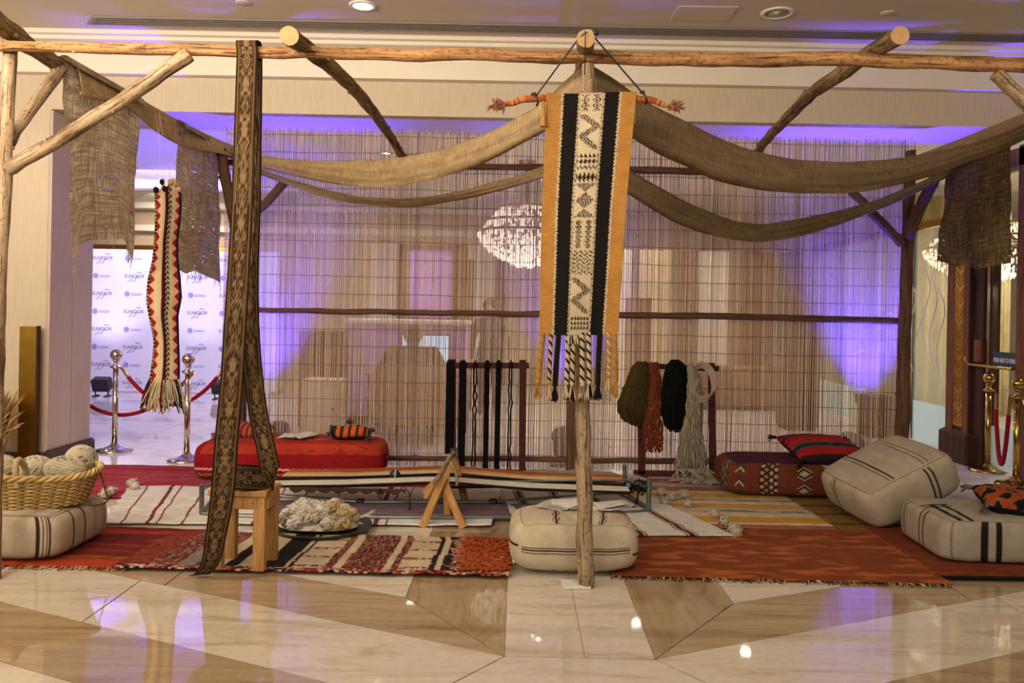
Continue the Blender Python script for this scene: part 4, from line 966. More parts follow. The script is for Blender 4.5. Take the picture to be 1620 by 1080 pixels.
def c_p2(f, a, b_):
    c = S('c9b99c')
    if f == 'front':
        if abs(b_ + .05) < .03 and abs(a) < .90: return NATD
        if abs(abs(b_ + .05) - .11) < .022 and abs(a) < .90: return S('5a4030')
        if b_ > .05 and abs(a) > .93: return c
    if f in ('front',) and b_ < -.93 and -.45 < a < .65: return S('35304a') if fr(a * 5) < .4 else c
    if f == 'top' and (abs(a + .28 - .06 * b_) < .022 or abs(a - .52 - .06 * b_) < .022) : return NATD
    if f == 'top' and (abs(abs(a + .28 - .06 * b_) - .05) < .007 or abs(abs(a - .52 - .06 * b_) - .05) < .007): return S('6a5040')
    if f == 'left' and abs(b_ - .1) < .05: return NATD
    if f == 'right' and abs(b_ + .25) < .06: return NATD
    return c
pouf('striped_pouffe', .66, .50, .275, c_p2, (.325, 4.62, .150), (0, 0, .02), 'plump cream pouffe behind the centre post with leaflets on top', pipe=(S('ad9c80'), False), res=96, n=5, puff=.12, side=.07)
def c_p3(f, a, b_):
    c = S('b5a68e')
    if f == 'top' and b_ > -.9: return lines(a, [(.52, .016, NATD), (.42, .016, NATD), (-.30, .014, NATD), (-.39, .014, NATD)]) or c
    if f == 'front' and b_ < .9: return lines(a, [(.30, .016, NATD), (.41, .016, NATD)]) or c
    if f == 'left': return lines(a, [(-.35, .012, NATD), (-.26, .012, NATD)]) or c
    return c
from mathutils import Euler
p3 = pouf('striped_pouffe', .68, .64, .29, c_p3, (0, 0, 0), (.10, -.44, .14), 'cream pouffe with dark line pairs, tipped up at an angle at right', pipe=(S('8d7e68'), False), res=96, n=7, puff=.14)
r3 = Euler((.10, -.44, .14)).to_matrix(); k3 = r3 @ Vector((-.33, -.31, -.14))
p3.location = (2.42 - k3.x, 5.42 - k3.y, .02 - min((r3 @ v.co).z for v in p3.data.vertices))
def c_p4(f, a, b_):
    c = S('aa9c88'); K = S('241b18')
    if f == 'front': return lines(a, [(-.44, .045, K), (-.24, .045, K), (-.9, .02, S('8a725c')), (.75, .045, K), (.92, .045, K)]) or c
    if f == 'left': return lines(a, [(.22, .026, K), (.06, .022, K), (-.62, .05, S('8a725c')), (-.86, .05, S('8a725c'))]) or c
    if f == 'top':
        if b_ > -.98 and (abs(a + .78 - .0 * b_) < .038 or abs(a + .60) < .035) and b_ < .2: return K
        return lines(b_, [(.22, .035, K), (.06, .03, K)]) if a < -.5 and (abs(b_ - .22) < .035 or abs(b_ - .06) < .03) else c
    return c
pouf('striped_pouffe', .80, .62, .245, c_p4, (2.86, 4.97, .146), (0, 0, -.04), 'flat cream pouffe with broad black stripes at the front right corner', pipe=(S('8d7e68'), False), res=96, n=9, puff=.08, side=.03)
KIL = S('6c3720'); KD = S('46201a'); KC = S('b5a284')
def c_p5(f, a, b_):
    c = KIL if nz(a * 8, b_ * 8) > -.25 else S('6a3520')
    if f == 'top': return S('3e1a24') if nz(a * 5, b_ * 5) > -.2 else S('4c2030')
    if f in ('front', 'right'):
        x = a
        if f == 'front' and -.52 < x < -.24:
            k = (x + .52) / .28; y = (b_ + 1) / 2 * 5
            for cx_, oy in ((.14, 0), (.38, .5), (.62, 0), (.86, .5)):
                if abs(k - cx_) / .11 + abs(fr(y + oy) - .5) / .36 < 1: return KC if not (abs(k - .5) < .14 and hsh(int(y + oy), cx_) < .3) else S('8a7a5c')
            return KD
        if f == 'front' and .02 < x < .24:
            k = abs((x - .13) / .11); y = fr((b_ + 1) / 2 * 2.0 + .1)
            d = k * .75 + abs(y - .5) / .36
            if d < .55: return KC
            if d < .85: return KD
            return KC if .95 < d < 1.15 else KD if d < 1.35 else c
        if f == 'front' and x < -.76 and x > -.93:
            k = abs((x + .845) / .085); y = fr((b_ + 1) / 2 * 2.4 + k * .35); return KC if y < .16 else S('3f3a34') if y < .5 else c
        if f == 'front' and .45 < x < .66:
            return KC if b_ > .2 and abs(x - .55) < .10 - (b_ > .6) * .0 and fr(b_ * 4) > .25 else c
    if f == 'left' and abs(a - .6) < .2: return KC if fr((b_ + abs(a - .6) * 3) * 2) < .2 else S('3f3a34')
    return c
pouf('kilim_pouffe', 1.02, .58, .27, c_p5, (2.17, 6.62, .150), (0, 0, -.05), 'rust brown kilim pouffe with cream diamonds in front of the screen', n=6, puff=.08, side=.04, res=110, mat='cloth')
def c_bench(f, a, b_):
    c = S('90181d')
    if f == 'top':
        c = S('aa2c20') if nz(a * 10, b_ * 8) > -.3 else S('94281e')
        if abs(b_ + .45 + .1 * nz(a * 9, 3)) < .14: 
            if hsh(int(a * 120), int(b_ * 24)) > .55: return (S('b59a7a'), S('4a3a34'), S('8a4a3a'))[int(hsh(int(a * 120), int(b_ * 30), 3) * 2.99)]
    if f in ('front', 'right') and b_ > .42: return S('b23a26') if nz(a * 10, b_ * 3) > -.3 else S('9a2c20')
    if f in ('front', 'right', 'left'):
        if abs(b_ + .38 + .03 * math.sin(a * 95)) < .05: return S('d8b0a4')
        if b_ < -.6:
            q = hsh(int((a + 1) * 60), int((b_ + 1) * 14)); return (S('7a1a16'), S('b58a5a'), S('3a2420'), S('8f2018'))[int(q * 3.99)]
        if nz(a * 5, b_ * 4, 5) < -.35: c = S('86101a')
    return c
pouf('red_bench_seat', 1.46, .50, .31, c_bench, (-1.84, 6.85, .165), (0, 0, .07), 'long low red bench cushion with woven trim in front of the screen', cat='bench', n=8, puff=.10, side=.05, res=120)

def cushion(name, w, d, h, colf, loc, rot, label, tassels=None, tcol=(.05, .03, .03), res=70):
    b = MB()
    def fn(u, v, s):
        x, y = 2 * u - 1, 2 * v - 1; k = (1 - abs(x) ** 3.2) * (1 - abs(y) ** 3.2); pinch = 1 - .07 * (1 - abs(x) ** 2) * (abs(y) ** 4) - .07 * (1 - abs(y) ** 2) * (abs(x) ** 4)
        return Vector((x * w / 2 * pinch, y * d / 2 * pinch, s * h / 2 * max(0, k) ** .55 + .006 * nz(x * 5, y * 5)))
    for s in (1, -1): b.grid(lambda u, v: fn(u, v, s) if s > 0 else fn(1 - u, v, s), res, res, lambda u, v: colf(s, 2 * (u if s > 0 else 1 - u) - 1, 2 * v - 1), tv=lambda u, v: (u * w, v * d, s))
    o = b.build(name, M['cloth']); o.location = loc; o.rotation_euler = rot; tag(o, label, 'cushion')
    if tassels:
        for (x, y) in ((-1, -1), (1, -1), (-1, 1), (1, 1)):
            b = MB(); p = Vector((x * w / 2, y * d / 2, 0)); b.ball(p, .016, 8, 6, tcol)
            for k in range(22): dd = Vector((x * U(.2, 1), y * U(.2, 1), U(-.7, .4))).normalized(); b.tube([p, p + dd * .03, p + dd * .055 + Vector((0, 0, -.012))], [.004, .004, .002], 4, tone(tcol, .6, 1.6))
            local(b.build('tassel', M['yarn']), o)
    return o
def c_cush(s, a, b_):
    if s < 0: return S('3a1a20')
    for e, h in ((-.86, '2e1a26'), (-.50, '9c2018'), (-.40, '2f4a4a'), (-.28, '14202e'), (-.18, '2f4a4a'), (.18, 'a02418'), (.48, '8c1c1c'), (.62, '44143a'), (.72, '8c1c1c'), (.86, '54163e')):
        if b_ < e: return S(h)
    return S('541a3c')
cushion('red_cushion', .62, .50, .17, c_cush, (2.47, 6.58, .352), (.22, .03, .12), 'red cushion with teal and plum stripes on the kilim pouffe', True, S('2a1a20'))
def c_small(s, a, b_):
    if s < 0: return S('1c1412')
    q = nz(a * 3.2, b_ * 3.2, 4) + .35 * nz(a * 9, b_ * 9, 2)
    return S('15130f') if q > .08 else S('8f6c3a') if abs(q - .03) < .04 else S('a0461c')
cushion('printed_cushion', .42, .36, .15, c_small, (3.01, 4.93, .322), (.10, .10, -.25), 'small orange and black patterned cushion on the flat striped pouffe', True, S('6a6458'))
def c_end(s, a, b_): return S('8a2c20') if fr(a * 4) < .5 else S('b5604a')
cushion('tasselled_cushion', .36, .30, .11, c_end, (-2.28, 6.90, .375), (.1, 0, .05), 'rust red tasselled cushion at the left end of red bench', True, S('a06a54'))
# orange and black pouch on the bench
b = MB()
def pouch(u, v):
    x = 2 * u - 1; r = (1 - abs(x) ** 3) ** .5; a = 2 * PI * v; return Vector((x * .165, math.cos(a) * .085 * r, math.sin(a) * .062 * r - .0 + .012 * math.sin(x * 3)))
b.grid(pouch, 60, 24, lambda u, v: (S('2a2a26') if fr((u - .08) * 5.4) < .42 else S('c8581a')) if .08 < u < .95 and math.sin(2 * PI * v) > -.35 else S('241a16'))
po = b.build('striped_pouch', M['cloth']); po.location = (-1.37, 6.80, .385); po.rotation_euler = (0, .09, .1); tag(po, 'small orange and black striped pouch with tassels on red bench', 'pouch')
for (x, y, z) in ((-.16, -.05, -.02), (.15, -.06, -.02), (-.15, .05, .02), (.17, .03, .03), (-.02, .06, .075)):
    b = MB(); b.ball((x, y, z), .02, 8, 6, S('4a4440'))
    for k in range(26): dd = Vector((U(-1, 1), U(-1, .4), U(-.8, .9))).normalized(); b.tube([Vector((x, y, z)), Vector((x, y, z)) + dd * .038], [.004, .002], 4, S('6a625c') if R() < .5 else S('1f1714'))
    local(b.build('tassel', M['yarn']), po)
# leaflets
def leaflets(name, cen, n, w, h, spread, label, rot0=0., fan=.10):
    t = thing(name, cen, label, 'leaflets')
    for k in range(n):
        a = rot0 + (k - n / 2) * fan + U(-.04, .04); ox, oy = (k - n / 2) * spread + U(-.008, .008), U(-.015, .015)
        b = MB(); m = Matrix.Rotation(a, 3, 'Z'); tx, ty = U(-.01, .03), U(-.008, .02); tz = .004 + max(abs(tx), abs(ty)) * .5
        b.grid(lambda u, v: Vector(cen) + m @ Vector(((u - .5) * w, (v - .5) * h, 0)) + Vector((ox, oy, tz + (u - .5) * tx + (v - .5) * ty + k * .003 + .05 * max(0, abs(u - .5) - .3) ** 2 * (1 if k % 2 else .2) + .003 * math.sin(v * 5 + k))), 8, 6, mixc(S('d5d0c2'), S('b8b0a4'), R()))
        o = b.build('leaflet', M['plainc'], t, solid=.0015)
leaflets('leaflet_fan', (.27, 4.66, .303), 6, .17, .13, .012, 'fanned white leaflets on centre pouffe, left of the post', -.25)
leaflets('leaflet_fan', (.55, 4.67, .296), 5, .19, .13, .014, 'fanned white leaflets on centre pouffe, right of the post', .35)
leaflets('leaflet_fan', (-1.79, 6.78, .338), 7, .17, .13, .022, 'loose fan of leaflets on the red bench seat', .5, .22)
# ================================================================== STOOL, TRAY, BASKET
st = thing('wooden_stool', (-1.45, 4.42, .02), 'small pine stool with the folded brown band on its seat', 'stool')
mz = Matrix.Rotation(-.05, 3, 'Z')
def st_box(name, c, size, bev=.004, label=None):
    b = MB(); cc = mz @ Vector(c) + Vector((-1.45, 4.42, .02)); b.box(cc, size, mz, bev=bev); return b.build(name, M['stool'], st, smooth=False)
for k in range(3): st_box('seat_plank', (0, -.08 + k * .08, .405), (.315, .078, .030))
for y in (.10, -.10): apr = st_box('apron', (0.01, y, .357), (.275, .022, .066))
for x in (-.128, .148): st_box('apron', (x, 0, .357), (.022, .18, .066))
for x in (-.108, .118):
    for y in (-.09, .09): st_box('leg', (x, y, .165), (.062, .045, .33))
for (x, y) in ((-.12, -.111), (.08, -.111), (.13, -.111)):
    b = MB(); b.ball(mz @ Vector((x, y, .357)) + Vector((-1.45, 4.42, .02)), .004, 6, 4); b.build('nail', M['black'], apr)
tr = Vector((-1.21, 5.28 - .1, 0))
t = thing('metal_tray', (tr.x, tr.y, .0), 'round dark metal tray holding raw fleece beside the stool', 'tray')
b = MB(); b.lathe([(.0001, .006), (.26, .008), (.285, .014), (.302, .036), (.309, .038), (.31, .034), (.292, .008), (.262, .001), (.0001, .001)], tr + Vector((0, 0, .012)), 48); b.build('dish', M['bronze'], t)
b = MB(); random.seed(31)
def fh(x, y): r2 = ((x - tr.x + .02) / .255) ** 2 + ((y - tr.y) / .185) ** 2; return max(0, 1 - r2) ** .5 * .125 * (1 + .35 * nz(x * 7, y * 7, 3))
FC = [S('e6dccb'), S('dccfb8'), S('cdb486'), S('c2a870'), S('a39380'), S('ece6d8')]
def fcol(x, y): return FC[(0, 1, 5, 0, 4, 5)[int(hsh(int(x * 22), int(y * 22)) * 5.99)]] if x < tr.x + .02 else FC[(2, 3, 1, 2, 0, 4)[int(hsh(int(x * 22), int(y * 22)) * 5.99)]]
b.grid(lambda u, v: (lambda a, r: Vector((tr.x - .02 + math.cos(a) * r * .25, tr.y + math.sin(a) * r * .18, .022 + fh(tr.x - .02 + math.cos(a) * r * .25, tr.y + math.sin(a) * r * .18) * .92)))(2 * PI * u, 1 - v), 60, 16, lambda u, v: tuple(q * .88 for q in fcol(tr.x + math.cos(2 * PI * u) * (1 - v) * .25, tr.y + math.sin(2 * PI * u) * (1 - v) * .18)))
for k in range(64):             # fluffy clumps made of curling locks
    a = U(0, 6.28); r = math.sqrt(R()) * .92; x, y = tr.x - .02 + math.cos(a) * r * .25, tr.y + math.sin(a) * r * .18; z = .03 + fh(x, y) * U(.8, 1.12); cc = Vector((x, y, z)); cl = fcol(x, y); rad = U(.028, .05)
    b.ball(cc, rad * .72, 10, 8, tuple(q * .92 for q in cl), disp=lambda d: .4 * nz(d.x * 2 + k, d.y * 2, d.z * 2), sc=(1.25, 1, .8))
    for m in range(44):
        d = Vector((random.gauss(0, 1), random.gauss(0, 1), random.gauss(.3, .8))).normalized(); t1 = d.orthogonal().normalized(); t2 = d.cross(t1); o1 = U(0, 6.28); w1 = U(.006, .014); p0 = cc + Vector((d.x * 1.2, d.y, d.z * .8)) * rad * .55
        b.tube([p0 + d * rad * .42 * math.sin(i / 5 * 1.8) + t1 * (i - 2) * .007 + (t1 * math.cos(o1 + i * 1.2) + t2 * math.sin(o1 + i * 1.2)) * w1 for i in range(6)], [.005, .007, .008, .007, .005, .002], 5, tone(cl, .88, 1.1))
for k in range(14): p = tr + Vector((.2, .02, .08)); b.tube(cr([p, p + Vector((.06, U(-.02, .02), .02)), p + Vector((U(.09, .13), U(-.03, .01), U(.03, .06)))], 5), [.012, .01, .008, .006, .004, .002], 5, S('c9bca4'))
tag(b.build('raw_fleece', M['yarn'], kind='stuff'), 'pile of tangled cream raw wool heaped on the dark tray', 'wool')
random.seed(11)
bk0 = Vector((-2.86, 4.70, .272)); BX, BY, BHt = .46, .25, .165
t = thing('wicker_basket', tuple(bk0), 'large oval wicker basket full of yarn on the left pouffe', 'basket')
def bk(a, s):
    fl = .86 + .16 * s; z = BHt * s + .018 * math.cos(a) ** 2 * s + .012 * math.sin(a * 3) * s; return bk0 + Vector((math.cos(a) * BX * fl, math.sin(a) * BY * fl, z))
NR, NA = 17, 64
WK = [S('c9a868'), S('b8945a'), S('d4b67c'), S('a8834a')]
for r in range(NR):
    b = MB(); s0 = (r + .5) / NR; q = []
    for i in range(NA * 2 + 1):
        a = PI * i / NA; p = bk(a, s0); n_ = Vector((math.cos(a) / BX, math.sin(a) / BY, 0)).normalized(); q.append(p + n_ * .006 * (1 if (i // 2 + r) % 2 else -1) * (1 if i % 2 == 0 else .3))
    cl = WK[r % 4]; b.tube(q, .0066, 5, [tone(cl, .85, 1.1) for _ in q], cap=False, flat=.75); b.build('weaver', M['plainc'], t)
b = MB()
for i in range(NA):
    a = 2 * PI * (i + .25) / NA; b.tube([bk(a, 0), bk(a, .5), bk(a, 1)], .005, 5, S('8f6e3c'))
b.build('stakes', M['plainc'], t, kind='stuff')
b = MB(); b.grid(lambda u, v: bk0 + Vector((math.cos(2 * PI * u) * BX * .86 * v, math.sin(2 * PI * u) * BY * .86 * v, .006)), 40, 6, S('9a7a46')); b.build('basket_base', M['plainc'], t)
b = MB()
for k in range(3):
    q = []
    for i in range(161):
        a = 2 * PI * i / 160; ph = a * 20 + k * 2.094; n_ = Vector((math.cos(a), math.sin(a), 0)); q.append(bk(a, 1.02) + n_ * .012 * math.cos(ph) + Vector((0, 0, .012 * math.sin(ph))))
    b.tube(q, .010, 6, WK[k], cap=False)
b.build('braided_rim', M['plainc'], t)
for ya in (-.27,):
    b = MB(); hx = P(30, 740, 4.5).x; q = cr([(hx + .012, 4.47, .40), (hx + .006, 4.46, .50), (hx, 4.49, .545), (hx - .0, 4.55, .50), (hx, 4.58, .40)], 26)
    b.tube(q, [.017 + .003 * math.sin(i * 2.4) for i in range(27)], 8, S('d0b68a')); b.build('handle', M['yarn'], t)
b = MB(); b.tube(cr([P(153, 738, 4.74), P(160, 752, 4.72), P(167, 776, 4.72), P(170, 792, 4.72), P(150, 799, 4.66), P(128, 795, 4.62)], 24), .005, 6, S('5c4632')); b.build('loose_cord', M['plainc'], t)
def yarn_ball(loc, r, sc, label, seed, cl, rot=0.):
    random.seed(seed); b = MB(); b.ball((0, 0, 0), r * .93, 20, 14, tuple(q * .8 for q in cl), sc=sc)
    for k in range(46):
        ax = Vector((random.gauss(0, 1), random.gauss(0, 1), random.gauss(0, .8))).normalized() if k % 3 else Vector((.3, .2, 1)).normalized(); e1 = ax.orthogonal().normalized(); e2 = ax.cross(e1); off = U(-.55, .55); rr = math.sqrt(1 - off * off)
        b.tube([Vector((v.x * sc[0], v.y * sc[1], v.z * sc[2])) for v in [(e1 * math.cos(2 * PI * i / 30) * rr + e2 * math.sin(2 * PI * i / 30) * rr + ax * off) * r * (.97 + .05 * hsh(k)) for i in range(31)]], .0052, 5, tone(cl, .88, 1.08), cap=False)
    o = b.build('yarn_ball', M['yarn']); o.location = loc; o.rotation_euler = (0, rot, U(0, 3)); return tag(o, label, 'yarn', 'balls of cream yarn in the basket')
YC = S('d2c4a6')
yarn_ball(P(56, 742, 4.70), .088, (1.05, 1, .85), 'cream yarn ball in the basket, right beside its handle', 41, YC)
yarn_ball(P(104, 742, 4.66), .085, (1.25, .9, .85), 'oblong cream yarn ball in the basket, second from right', 42, YC, .1)
yarn_ball(P(128, 728, 4.84), .086, (1.05, 1, 1), 'tallest round cream yarn ball at the right end of the basket', 43, YC)
yarn_ball(P(6, 740, 4.72), .075, (1, 1, .95), 'cream yarn ball in the basket at the left picture edge', 44, S('cbb78f'))
yarn_ball(P(80, 760, 4.76), .08, (1.1, 1, .9), 'cream yarn ball lying lowest in the basket, mostly buried', 45, YC)
random.seed(5)
# ================================================================== GROUND LOOM
lm = thing('ground_loom', (-.55, 5.75, 0), 'long galvanised pipe ground loom with stretched warp, in the middle', 'loom')
def pipe(name, pts, r=.016, mat='steel', n=None):
    b = MB(); b.tube(pts if n is None else cr(pts, n), r, 10); return b.build(name, M[mat], lm)
ZF = .030
fl_, fr_ = G(319, 812, ZF), G(1026, 806, ZF); rl, rr_ = G(342, 783, ZF), G(989, 780, ZF)
m1 = G(800, 818, ZF)
pipe('floor_pipe', [fl_, G(420, 817, ZF), m1, G(1000, 811, ZF), fr_], .017, n=20); pipe('floor_pipe', [rl, G(440, 784, ZF), G(570, 794, ZF), G(780, 794, ZF), G(880, 787, ZF), rr_], .015)
pipe('side_pipe', [fl_, rl]); pipe('side_pipe', [fr_, rr_], .018)
pipe('upright', [fl_, P(319, 766, fl_.y)], .016); pipe('upright', [fr_, P(1027, 757, fr_.y)], .018); pipe('upright', [rr_, P(988, 735, rr_.y)], .016); pipe('upright', [rl, P(343, 752, rl.y)], .014)
pipe('end_bar', [P(322, 772, fl_.y), P(346, 760, rl.y)], .014); pipe('end_bar', [P(1026, 770, fr_.y), P(988, 760, rr_.y)], .016)
for (u, v) in ((570, 794), (780, 794), (700, 794)):
    b = MB(); c = G(u, v, ZF); b.box(c, (.06, .05, .05), bev=.01); b.build('clamp', M['black'], lm)
b = MB(); WZ = .185
xs0, xs1 = -1.72, .80
def wy(v): return G(700, v, WZ).y
bands = [(743, 747, 'a8602e', 7), (747.5, 751, 'c9905c', 5), (751, 754, 'd0b894', 4), (754, 756, '8a4a26', 3), (757, 761.5, '15120f', 9), (762, 768.5, 'd5ccb8', 12), (769, 771, '2a1c16', 4)]
for v0, v1, h, n in bands:
    for k in range(n):
        v = lerp(v0, v1, (k + .5) / n); y = wy(v); sg = U(0, .01); cl = tone(S(h), .8, 1.1)
        b.tube([(xs0, y, WZ - .02), (-1.2, y, WZ - .002 - sg), (-.62, y, WZ + .03 - sg), (-.44, y, WZ + .03), (.1, y, WZ - sg), (xs1, y, WZ - .015)], .0085 if h in ('15120f', 'd5ccb8') else .006, 5, cl)
b.build('warp_threads', M['yarn'], lm, kind='stuff')
b = MB(); y = wy(772)
b.grid(lambda u, v: Vector((lerp(-1.55, -.75, u), y - .01, WZ - .01 - v * (.016 + .022 * abs(math.sin(u * 26)) + .006 * nz(u * 30, 2)))), 120, 4, S('4a3228'), tv=lambda u, v: (u, v * .05, 0)); b.build('scalloped_selvedge', M['cloth'], lm, solid=.006)
for (u, v, w) in ((601, 772, 10), (648, 770, 14)):
    b = MB(); Y = wy(772) - .02
    q = [P(u, v, Y), P(u - 3, v + 10, Y), P(u + 1, v + 17, Y), P(u + 4, v + 8, Y), P(u, v, Y)] if u < 620 else [P(u - 8, v, Y), P(u, v + 12, Y), P(u - 1, v + 34, Y), P(u - 2, v + 46, Y), P(u + 2, v + 44, Y), P(u + 1, v + 28, Y), P(u + 1, v + 12, Y), P(u + 8, v, Y)]
    b.tube(cr(q, 30), .003, 5, S('1c1614')); b.build('loose_thread', M['plainc'], lm)
# black cords on the right end
b = MB(); random.seed(3)
for k in range(7):
    q = [P(lerp(990, 1027, i / 6) + U(-3, 3), 768 + 9 * math.sin(i * 1.7 + k) + U(-3, 3), lerp(rr_.y, fr_.y, i / 6) - .01) for i in range(7)]; b.tube(cr(q, 30), .007, 6, S('131316'))
b.tube(cr([P(1010, 765, 5.9), P(1009, 785, 5.86), P(1006, 797, 5.85), P(1000, 803, 5.85)], 12), .008, 6, S('131316')); b.tube(cr([P(1016, 764, 5.9), P(1018, 775, 5.88), P(1015, 784, 5.87)], 12), .008, 6, S('131316'))
b.build('black_cord', M['plainc'], lm); b = MB(); b.ball(P(994, 768, 5.9), .02, 10, 8, S('4a7aa0')); b.build('pipe_plug', M['plainc'], lm)
# paper-thin wooden wedge and heddle rods
b = MB(); b.tube([P(690, 771, 5.75), P(985, 766, 5.95)], .010, 8); b.build('heddle_rod', M['redwood'], lm)
b = MB(); b.tube([P(770, 762, 5.85), P(988, 759, 6.0)], .009, 8); b.build('heddle_rod', M['steel'], lm)
w = thing('drop_spindle', P(625, 752, 5.92), 'black round spindle whorl with a white stick on the warp', 'spindle')
b = MB(); b.lathe([(.0001, -.02), (.034, -.014), (.042, 0), (.034, .014), (.0001, .02)], P(625, 752, 5.92), 20, rot=Matrix.Rotation(PI / 2, 3, 'X')); b.build('whorl', M['black'], w)
b = MB(); b.tube([P(626, 743, 5.89), P(624, 764, 5.89)], .004, 6); b.build('stick', M['paper'], w)
# trestle
ts = thing('wooden_trestle', (-.54, 5.6, 0), 'light wooden A-frame trestle straddling the warp', 'trestle')
def plank(name, a, c, w_, d_, mat='stool', parent=ts, up=(0, 1, 0)):
    a, c = Vector(a), Vector(c); z = (c - a).normalized(); y = Vector(up); x = y.cross(z).normalized(); y = z.cross(x)
    rot = Matrix((x, y, z)).transposed(); b = MB(); b.box((a + c) / 2, (w_, d_, (c - a).length), rot, bev=.003); return b.build(name, M[mat], parent, smooth=False)
plank('leg', G(668, 834, .0), P(702, 752, 5.36), .050, .030); plank('leg', G(733, 835, .0), P(700, 756, 5.40), .050, .030)
plank('leg', G(708, 824, .0), P(706, 750, 5.62), .045, .03); plank('leg', G(737, 797, .0), P(718, 722, 5.9), .05, .035); plank('leg', G(690, 800, 0), P(716, 722, 5.92), .045, .03)
b = MB(); b.tube(cr([P(684, 765, 5.30), P(697, 750, 5.34), P(706, 733, 5.6), P(717, 716, 5.9)], 20), [.013] * 8 + [.018] * 8 + [.020] * 5, 9, jit=.1); b.build('ridge_stick', M['pole_pale'], ts)
b = MB(); b.tube(cr([P(712, 730, 5.6), P(722, 752, 5.55), P(723, 768, 5.5)], 10), .010, 8); b.build('prop_stick', M['pole_pale'], ts)
b = MB(); c0 = P(718, 714, 5.88)
for k in range(10): b.tube([c0 + Vector((U(-.03, .03), U(-.03, .03), U(-.03, .03))) for _ in range(4)], .004, 5)
b.build('binding', M['steel'], ts)
plank('brace_board', P(672, 782, 5.5), P(690, 766, 5.5), .07, .012); plank('brace_board', P(672, 788, 5.46), P(694, 752, 5.46), .03, .012)

# ================================================================== YARN FRAMES
yf = thing('yarn_stand', (-.28, 7.06, 0), 'dark red wooden frame hung with black yarn before the screen', 'rack')
YF = 7.06
def fb(name, a, c, w_, d_=.04, parent=yf, Y=YF): return plank(name, P(*a, Y), P(*c, Y), w_, d_, 'redwood', parent)
fb('post', (716, 748), (716, 568), .055); fb('post', (826, 752), (827, 569), .058); plank('top_bar', P(706, 578, YF - .01), P(837, 578, YF - .01), .05, .03, 'redwood', yf, up=(0, 1, 0)); fb('bottom_bar', (706, 745), (838, 748), .05)
plank('foot', (P(827, 750, YF).x, 6.88, .03), (P(827, 750, YF).x, 7.20, .03), .06, .05, 'redwood', yf, up=(0, 0, 1)); plank('foot', (P(716, 750, YF).x, 6.9, .03), (P(716, 750, YF).x, 7.20, .03), .06, .05, 'redwood', yf, up=(0, 0, 1))
for i, (u, n) in enumerate(((713, 7), (733, 4), (752, 1), (771, 2), (789, 2), (808, 1))):
    b = MB(); random.seed(i)
    for k in range(n):
        o = (k - (n - 1) / 2) * .0085 + U(-.002, .002); wv_ = .014 if n == 1 else .004; q = []
        xa = P(u, 574, YF).x; xb = P(u - 3, 744, YF).x; zt, zb_ = P(u, 573, YF).z, P(u, 742, YF).z if u > 720 else P(u, 716, YF).z
        for s in (-1, 1):
            pts = [Vector((lerp(xa, xb, j / 16) + o + (s * .011 if n < 7 else s * .003) + wv_ * nz(j * .9, k * 3 + s, i), YF - .035 - .012 * R(), lerp(zt, zb_, j / 16))) for j in range(17)]; q.append(pts)
        loop = q[0][::-1] + [Vector((xa + o, YF - .015, zt + .018))] + q[1]
        b.tube(loop, .0072, 5, S('0d0b0c'))
    lab = ['thickest black yarn hank covering the left post of the yarn frame', 'black yarn hank on the frame, second from the left', 'thin wavy black yarn hank, third from the left on the frame', 'black yarn hank on the frame, third from the right', 'black yarn hank on the frame, second from the right', 'thin wavy black yarn hank next to the right frame post'][i]
    tag(b.build('yarn_hank', M['yarn']), lab, 'yarn', 'black hanks on the yarn frame')
yk = thing('yarn_rack', (1.4, 7.0, 0), 'dark red wooden rack hung with four coloured yarn skeins', 'rack')
YK = 7.0
fb('post', (1015, 750), (1014, 590), .058, parent=yk, Y=YK); fb('post', (1128, 748), (1125, 574), .055, parent=yk, Y=YK); plank('top_bar', P(1008, 578, YK), P(1137, 583, YK), .045, .04, 'redwood', yk, up=(0, 1, 0)); fb('bottom_bar', (1002, 748), (1142, 751), .05, parent=yk, Y=YK)
for u in (1015, 1127): plank('foot', (P(u, 750, YK).x, 6.84, .03), (P(u, 750, YK).x, 7.16, .03), .06, .05, 'redwood', yk, up=(0, 0, 1))
def skein(label, cl, outline, n, seed, Y=YK - .06, r=.006, core=True, depth=.07, fuzz=.012):
    # outline: rows of (v, left u, right u)
    random.seed(seed); b = MB(); L_ = [(a, l) for a, l, r_ in outline]; R_ = [(a, r_) for a, l, r_ in outline]; v0, v1 = outline[0][0], outline[-1][0]
    if core: b.grid(lambda u, v: (lambda vv: P(lerp(interp(L_, vv), interp(R_, vv), .5 - .47 * math.cos(2 * PI * u)), vv, Y - depth * .8 * math.sin(2 * PI * u) * max(.1, math.sin(PI * min(.97, max(.06, v)))) ** .5))(lerp(v0 + 2, v1 - 4, v)), 20, 20, tuple(q * .7 for q in cl))
    for k in range(n):
        s = (k + .5) / n; ph = U(0, 6); q = []; vend = v1 - abs(random.gauss(0, 7))
        for j in range(19):
            vv = lerp(v0, vend, j / 18); a, c = interp(L_, vv), interp(R_, vv); ss = s + .03 * nz(j * .35, k); uu = lerp(a, c, ss); dy = math.sqrt(max(0, 1 - (2 * ss - 1) ** 2)) * depth * math.sin(PI * min(1, .12 + .88 * j / 18)) ** .5
            q.append(P(uu, vv, Y - dy) + Vector((fuzz * nz(j * .8, k * 1.7, 1), fuzz * nz(j * .8, k * 1.7, 5), 0)))
        b.tube(q, r, 5, tone(cl, .65, 1.2))
    return b
SKN = 'coloured skeins hung on the yarn rack'
